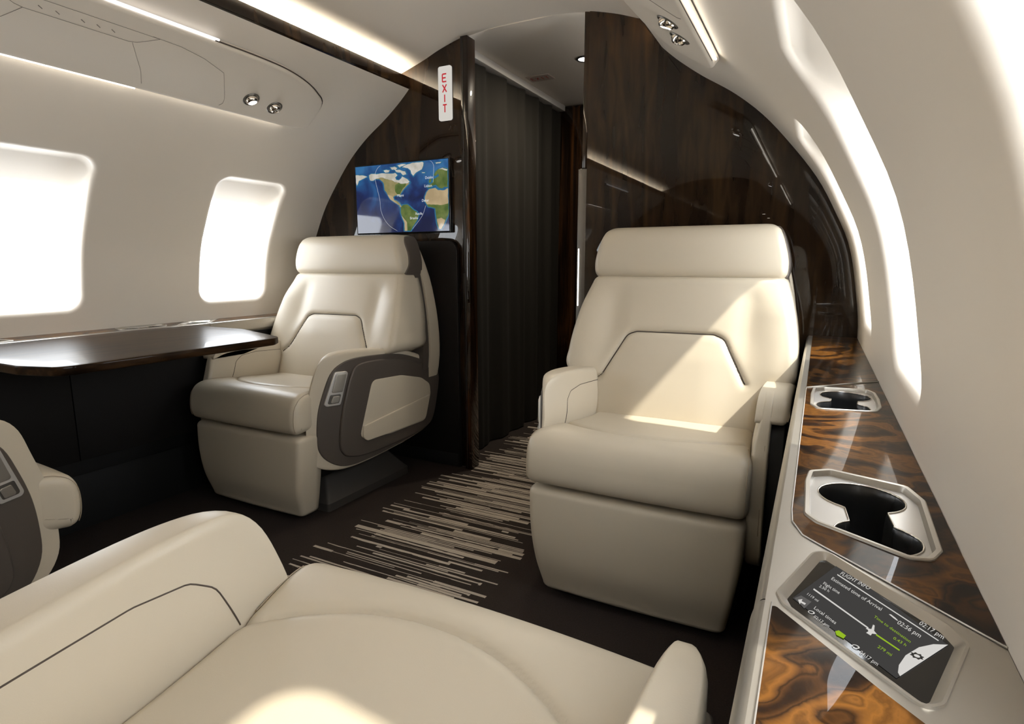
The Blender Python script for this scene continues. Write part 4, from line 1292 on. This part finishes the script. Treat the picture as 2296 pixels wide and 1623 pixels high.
def side_ledge(root, F, y0, y1, full=True):
    """F maps ledge coordinates to the root frame; ledge runs y0..y1"""
    WX = .1175
    olA = [(-.0065, 1.203), (-.0065, .585), (-.0050, .557), (.004, .531), (.016, .519), (WX, .4225), (WX, 1.327)]
    cA = resample(round_poly(CUP_A, .004, 3), 90, True); cB = resample(round_poly(CUP_B, .004, 3), 90, True)
    bez = rs_closed(round_poly(BEZ, .010, 4), 120)
    # veneer
    wa = plate('veneer_top', resample(round_poly(olA, [.004, 0, .02, .02, .02, 0, 0], 4), 160, True), [inset2(cA, .003), inset2(cB, .003)], ZT, M['burl'], root, fmap=F)
    olC = [(-.0065, 1.2100), (WX, 1.334), (WX, y1), (-.0065, y1)]
    plate('veneer_top', olC, [], ZT, M['burl'], root, fmap=F)
    olB = [(-.0120, .4085), (-.0120, y0), (WX, y0), (WX, .272), (.105, .288), (.046, .346)]
    plate('veneer_top', round_poly(olB, [.002, 0, 0, 0, .02, 0], 3), [], ZT, M['burl'], root, fmap=F)
    # metal carrier under everything, with openings
    car = [(-.0165, y0), (WX, y0), (WX, y1), (-.0165, y1)]
    deck = plate('metal_deck', car, [inset2(cA, .004), inset2(cB, .004), inset2(bez, .0005)], ZT-.0006, M['metal'], root, fmap=F)
    # rolled inner edge
    def edge(name, ya, yb, w, mat):
        pr = []
        for k in range(13):
            a = k/12*pi*.62
            pr.append((-.0165 - (w-.0165)*sin(a), ZT - .0006 - .030*(1-cos(a))))
        pr.append((-.0150, ZT-.052)); 
        rings = [[F(x, y, z) for x, z in pr] for y in (ya, yb)]
        return loft(name, rings, mat, root, cap0=False, cap1=False, angle=180, closed=False)
    edge('edge_roll', .413, y1, .0250, M['metal']); edge('edge_roll', y0, .4115, .0262, M['metal'])
    tube('edge_bead', [F(-.0068, y, ZT+.0003) for y in (1.205, 1.0, .8, .585)] + [F(-.0053, .557, ZT+.0003), F(.0037, .531, ZT+.0003), F(.016, .5185, ZT+.0003), F(.0665, .4705, ZT+.0003), F(WX, .4218, ZT+.0003)], .0007, M['metal_bright'], root, seg=5)
    tube('edge_bead', [F(-.0068, 1.206, ZT+.0003), F(WX, 1.3305, ZT+.0003)], .0018, M['metal'], root, seg=6)
    tube('edge_bead', [F(-.0123, y, ZT+.0002) for y in (.409, y0)], .0006, M['metal_bright'], root, seg=5)
    box_ = [F(-.0150, y0, 0), F(-.0135, y1, 0)]
    xs = sorted((box_[0][0], box_[1][0])); ys = sorted((box_[0][1], box_[1][1]))
    b_ = 'side_face'
    sgn = 1 if F(1, 0, 0)[0] > F(0, 0, 0)[0] else -1
    # lower face: dark panels with joints, stepping in above the floor
    def face(name, ya, yb, z0, z1, x0, mat):
        a, b = F(x0, ya, z0), F(x0 + .012, yb, z1)
        return box(name, min(a[0], b[0]), max(a[0], b[0]), min(a[1], b[1]), max(a[1], b[1]), min(a[2], b[2]), max(a[2], b[2]), mat, root, bev=.001)
    cuts = [y0] + [c for c in ((.30, .93, 1.62) if full else (.25, .91, 1.63)) if y0 + .1 < c < y1 - .1] + [y1]
    for a, b in zip(cuts, cuts[1:]):
        face('side_face', a + .0015, b - .0015, .25, ZT-.045, -.0135, M['lower'])
    face('kick_panel', y0, y1, .002, .248, .035, M['lower_black'])
    face('backing', y0, y1, .20, ZT-.05, .0, M['black'])
    cup_holder(root, CUP_A, fig8((.0535, .6600), .0385, (.0610, .5650), .0335, .018), F)
    cup_holder(root, CUP_B, fig8((.0560, 1.175), .0400, (.0500, 1.085), .0395, .020), F)
    # touch panel in its sunken bezel
    rg = [[(x, y, ZT-.001) for x, y in bez], [(x, y, ZT+.0010) for x, y in inset2(bez, .0004)], [(x, y, ZT+.0012) for x, y in inset2(bez, .0020)],
          [(x, y, ZT-.0002) for x, y in inset2(bez, .0040)], [(x, y, ZT-.0035) for x, y in inset2(bez, .0075)]]
    gl = rs_closed(round_poly(PANEL_SHAPES['glass'], .004, 3), 90)
    base = loft('touch_panel', [[F(*p) for p in r] for r in rg], M['metal'], root, cap0=False, cap1=False, angle=40)
    gl_o = inset2(bez, .0070)
    plate('black_glass', gl_o, [], ZT-.0034, M['glossblack'], base, fmap=F)
    disp = PANEL_SHAPES['display']
    zz = ZT - .0031
    cxg = .045
    plate('display', [(lerp(x, cxg, 0), lerp(y, .425, 0)) for x, y in disp], [], zz, M['display'], base, fmap=F)
    z2 = zz + .0002
    V = []; Fc = []
    def poly(lst, nm, mat, z=z2):
        V = []; Fs = []
        for P in lst:
            b = len(V); V += [F(x, y, z) for x, y in P]; Fs.append(tuple(range(b, b+len(P))))
        o = mesh(nm, V, Fs, mat, base, smooth=False, recalc=True)
        return o
    white = [PANEL_SHAPES['headline'], PANEL_SHAPES['prog'], PANEL_SHAPES['plane'], PANEL_SHAPES['arrow']]
    poly([PANEL_SHAPES['dial']], 'dial', M['ui_white'])
    poly([PANEL_SHAPES['backbtn']], 'back_button', M['ui_grey'], zz + .0001)
    poly(white, 'display_graphics', M['ui_text'])
    poly([PANEL_SHAPES['prog2'], PANEL_SHAPES['greenbox']], 'display_graphics', M['ui_green'])
    g0, g1 = PANEL_SHAPES['gear']
    gc = Vector(g0); gr = .0028
    segs = []
    gear = []
    for k in range(32):
        a0 = 2*pi*k/32; R_ = gr*1.28 if k % 4 in (0, 1) else gr
        gear.append((gc.x + R_*cos(a0), gc.y + R_*sin(a0)))
    inner = [(gc.x + gr*.55*cos(2*pi*k/24), gc.y + gr*.55*sin(2*pi*k/24)) for k in range(24)]
    plate('gear_symbol', gear, [inner], z2 + .0002, M['black'], base, fmap=F)
    for gname, colr in (('globe1', 'ui_text'), ('globe2', 'ui_text')):
        c = Vector(PANEL_SHAPES[gname][0])
        out = [(c.x + .0021*cos(2*pi*k/20), c.y + .0021*sin(2*pi*k/20)) for k in range(20)]
        inn = [(c.x + .0014*cos(2*pi*k/16) - .0002, c.y + .0013*sin(2*pi*k/16)) for k in range(16)]
        plate('globe_symbol', out, [inn], z2, M[colr], base, fmap=F)
    lc = Vector(PANEL_SHAPES['land'][0])
    poly([[(lc.x-.003, lc.y+.0035), (lc.x-.0018, lc.y+.0040), (lc.x+.0006, lc.y+.0005), (lc.x+.0018, lc.y-.0022), (lc.x+.0010, lc.y-.0024), (lc.x-.0008, lc.y-.0002)]], 'landing_symbol', M['ui_text'])
    Vw = []; Fw = []; Vg = []; Fg = []
    for body, p0, p1, pu in PANEL_TEXTS:
        v, f = text_mesh(body, 1.)
        xm = max(p[0] for p in v); 
        p0 = Vector(p0); ex = (Vector(p1) - p0) / xm; ey = (Vector(pu) - p0)
        ey = ey / .72
        VV, FF = (Vg, Fg) if body in ('Time to destination', '0.43 h', '279 mi') else (Vw, Fw)
        b = len(VV)
        for p in v:
            q = p0 + ex*p[0] + ey*p[1]; VV.append(F(q.x, q.y, z2))
        FF += [tuple(b+i for i in ff) for ff in f]
    mesh('display_text', Vw, Fw, M['ui_text'], base, smooth=False, recalc=False)
    mesh('display_text', Vg, Fg, M['ui_green'], base, smooth=False, recalc=False)

M['display'] = emission('display_grey', (.050, .048, .046), .62)
M['ui_text'] = emission('display_text_white', (.62, .60, .57), .62)
M['ui_white'] = emission('display_dial_white', (.62, .60, .57), .62)
M['ui_grey'] = emission('display_button_grey', (.11, .105, .10), .62)
M['ui_green'] = emission('display_green', (.28, .46, .02), .62)

lr = empty('side_ledge', (.05, 0, 0))
tag(lr, 'burl veneer ledge along the right wall with metal edge, cup holders and flight display', 'side ledge', 'side ledges')
side_ledge(lr, lambda x, y, z: (x - .05, y, z), YR + .01, YF - .002)
ll = empty('side_ledge', (2*CX - .05, 0, 0))
tag(ll, 'ledge along the left wall behind the folding table, under the two bright windows', 'side ledge', 'side ledges')
side_ledge(ll, lambda x, y, z: (.05 - x, 1.89 - y, z), 1.89 - (YF - .002), 1.89 - (YR + .01), full=False)

# ================================================================== TABLE
tb = empty('folding_table', (-1.78, 1.0, .629))
tag(tb, 'glossy dark veneer table folded out from the left wall between two seats', 'table')
top = [(-1.488, .705), (-1.500, .672), (-1.60, .640), (-2.090, .640), (-2.090, 1.395), (-1.80, 1.395), (-1.515, 1.300), (-1.488, 1.262)]
ol = round_poly([(x + 1.78, y - 1.0) for x, y in top], [.03, .03, .06, 0, 0, .10, .03, .03], 6)
pillow('table_top', ol, .010, .032, .004, .003, lambda u, v, w: (u, v, w), M['tablewood'], tb, n=3, angle=35)
ol2 = inset2(ol, .035)
box('support_arm', -.308, -.05, -.03, .03, -.010, .0095, M['black'], tb)

# ================================================================== LOW CABINET AND MAP SCREEN ON THE LEFT PARTITION
cb = empty('low_cabinet', (-1.78, YF - .04, 0))
tag(cb, 'black low cabinet with rounded top corner behind the left forward seat', 'cabinet')
ol = round_poly([(-.30, .001), (.432, .001), (.432, .985), (-.30, .985)], [.0, .0, .05, .0], 8)
pillow('body', ol, .034, .017, 0, .004, lambda u, v, w: (u, w, v), M['lower'], cb, n=3, angle=35)
kick = box('kick_panel', -.29, .425, .014, .017, .004, .06, M['lower_black'], cb, bev=.0005)

TX0, TX1, TZ0, TZ1 = -1.882, -1.386, 1.0245, 1.314
tv = empty('map_screen', ((TX0+TX1)/2, YF, (TZ0+TZ1)/2))
tag(tv, 'flat screen showing a satellite world map on the dark left partition', 'screen')
hw, hh = (TX1-TX0)/2, (TZ1-TZ0)/2
ol = round_poly([(-hw-.006, -hh-.006), (hw+.006, -hh-.006), (hw+.006, hh+.006), (-hw-.006, hh+.006)], .004, 3)
pillow('housing', ol, .0, .018, 0, .003, lambda u, v, w: (u, -w, v), M['glossblack'], tv, n=3, angle=35, open0=True)

def sea_mat():
    m, nt, p, o = new_mat('map_sea')
    N, L = nt.nodes.new, nt.links.new
    tc = N('ShaderNodeTexCoord'); nz = N('ShaderNodeTexNoise'); nz.inputs['Scale'].default_value = 7.; nz.inputs['Detail'].default_value = 5; nz.inputs['Distortion'].default_value = 1.
    L(tc.outputs['Object'], nz.inputs['Vector'])
    sx = N('ShaderNodeSeparateXYZ'); L(tc.outputs['Object'], sx.inputs[0])
    g = N('ShaderNodeMath'); g.operation = 'MULTIPLY_ADD'; g.inputs[1].default_value = 1.6; L(sx.outputs[2], g.inputs[0]); L(nz.outputs['Fac'], g.inputs[2])
    cr = N('ShaderNodeValToRGB')
    cols = [(.34, (.0035, .008, .045)), (.48, (.006, .020, .10)), (.62, (.012, .065, .20)), (.80, (.03, .14, .32))]
    while len(cr.color_ramp.elements) < 4: cr.color_ramp.elements.new(.5)
    for e, (a, c) in zip(cr.color_ramp.elements, cols): e.position = a; e.color = (*c, 1)
    L(g.outputs[0], cr.inputs[0])
    p.inputs['Base Color'].default_value = (0, 0, 0, 1)
    p.inputs['Roughness'].default_value = .06
    L(cr.outputs[0], p.inputs['Emission Color']); p.inputs['Emission Strength'].default_value = .58
    return m
def land_mat(name, a, b, scale=40.):
    m, nt, p, o = new_mat(name)
    N, L = nt.nodes.new, nt.links.new
    tc = N('ShaderNodeTexCoord'); nz = N('ShaderNodeTexNoise'); nz.inputs['Scale'].default_value = scale; nz.inputs['Detail'].default_value = 4
    L(tc.outputs['Object'], nz.inputs['Vector'])
    mr = N('ShaderNodeMapRange'); mr.inputs['From Min'].default_value = .35; mr.inputs['From Max'].default_value = .65; L(nz.outputs['Fac'], mr.inputs['Value'])
    mx = N('ShaderNodeMix'); mx.data_type = 'RGBA'; mx.inputs['A'].default_value = (*a, 1); mx.inputs['B'].default_value = (*b, 1); L(mr.outputs['Result'], mx.inputs['Factor'])
    p.inputs['Base Color'].default_value = (0, 0, 0, 1); p.inputs['Roughness'].default_value = .06
    L(mx.outputs['Result'], p.inputs['Emission Color']); p.inputs['Emission Strength'].default_value = .58
    return m
M['sea'] = sea_mat()
M['snow'] = land_mat('map_snow', (.60, .57, .52), (.42, .40, .33), 30)
M['tan'] = land_mat('map_tan', (.33, .26, .13), (.20, .19, .07), 25)
M['desert'] = land_mat('map_desert', (.47, .36, .21), (.36, .27, .15), 20)
M['green'] = land_mat('map_green', (.055, .10, .022), (.14, .18, .05), 30)
M['shallow'] = land_mat('map_shallow_water', (.02, .15, .25), (.015, .10, .22), 30)
M['maplabel'] = emission('map_label', (.75, .78, .80), .55)
def tvp(u, v, d): return (lerp(-hw, hw, u), -.018 - d, lerp(-hh, hh, v))
mesh('picture', [tvp(0, 0, .0004), tvp(1, 0, .0004), tvp(1, 1, .0004), tvp(0, 1, .0004)], [(0, 1, 2, 3)], M['sea'], tv, smooth=False)
def map_layer(name, keys, mat, d, grow=0., rough=.0):
    V = []; Fs = []
    for k in keys:
        P = [(max(.002, min(.998, a)), max(.004, min(.996, b))) for a, b in MAP_POLYS[k]]
        Q = []
        for (a, b), (c, e) in zip(P, P[1:] + P[:1]):
            L_ = math.hypot((c-a), (e-b)*.58); m = max(1, int(L_/.018))
            for i in range(m):
                t = i/m; j = rough if 0 < i else 0
                Q.append((lerp(a, c, t) + random.uniform(-j, j), lerp(b, e, t) + random.uniform(-j, j)))
        if grow: Q = [(max(.0, min(1, x)), max(.0, min(1, y))) for x, y in inset2(Q, -grow)]
        bm = bmesh.new()
        vs = [bm.verts.new(tvp(a, b, d)) for a, b in Q]
        E = [bm.edges.new((vs[i-1], vs[i])) for i in range(len(vs))]
        bmesh.ops.triangle_fill(bm, edges=E, use_beauty=True)
        bm.verts.index_update(); b0 = len(V)
        V += [tuple(v.co) for v in bm.verts]; Fs += [tuple(b0 + v.index for v in f.verts) for f in bm.faces]
        bm.free()
    return mesh(name, V, Fs, mat, tv, smooth=False, recalc=False)
for k in MAP_POLYS:
    if k not in ('green_na', 'mexico', 'snow_eu', 'africa_south', 'andes'):
        map_layer('coast_water', [k], M['shallow'], .0006, grow=.012)
for nm, keys, mat, d, rg in (('brown_land', ['land_na'], 'tan', .0010, .004),
                             ('green_land', ['green_na', 'samerica', 'europe', 'britain', 'africa'], 'green', .0012, .004),
                             ('desert_land', ['sahara', 'andes', 'africa_south', 'mexico'], 'desert', .0014, .003),
                             ('snow_land', ['snow_na', 'arctic1', 'arctic2', 'arctic3', 'arctic4', 'greenland', 'siberia', 'iceland', 'svalbard', 'snow_eu'], 'snow', .0016, .006)):
    for k in keys: map_layer(nm, [k], M[mat], d, rough=rg)
for arc in MAP_ARCS:
    P = resample(cr_closed(arc + arc[::-1][1:-1], 80)[:41], 40, False)
    tube('range_line', [tvp(a, b, .0018) for a, b in P], .0004, M['maplabel'], tv, seg=4)
items = []
for word, (a, b) in zip(('Miami', 'Dublin', 'Lisbon', 'Dakar', 'Recife', 'Brasilia'), MAP_LABELS):
    items.append((word, tvp(a, b - .025, .0020), (1, 0, 0), (0, 0, 1), .0150))
flat_text('city_names', items, M['maplabel'], tv)
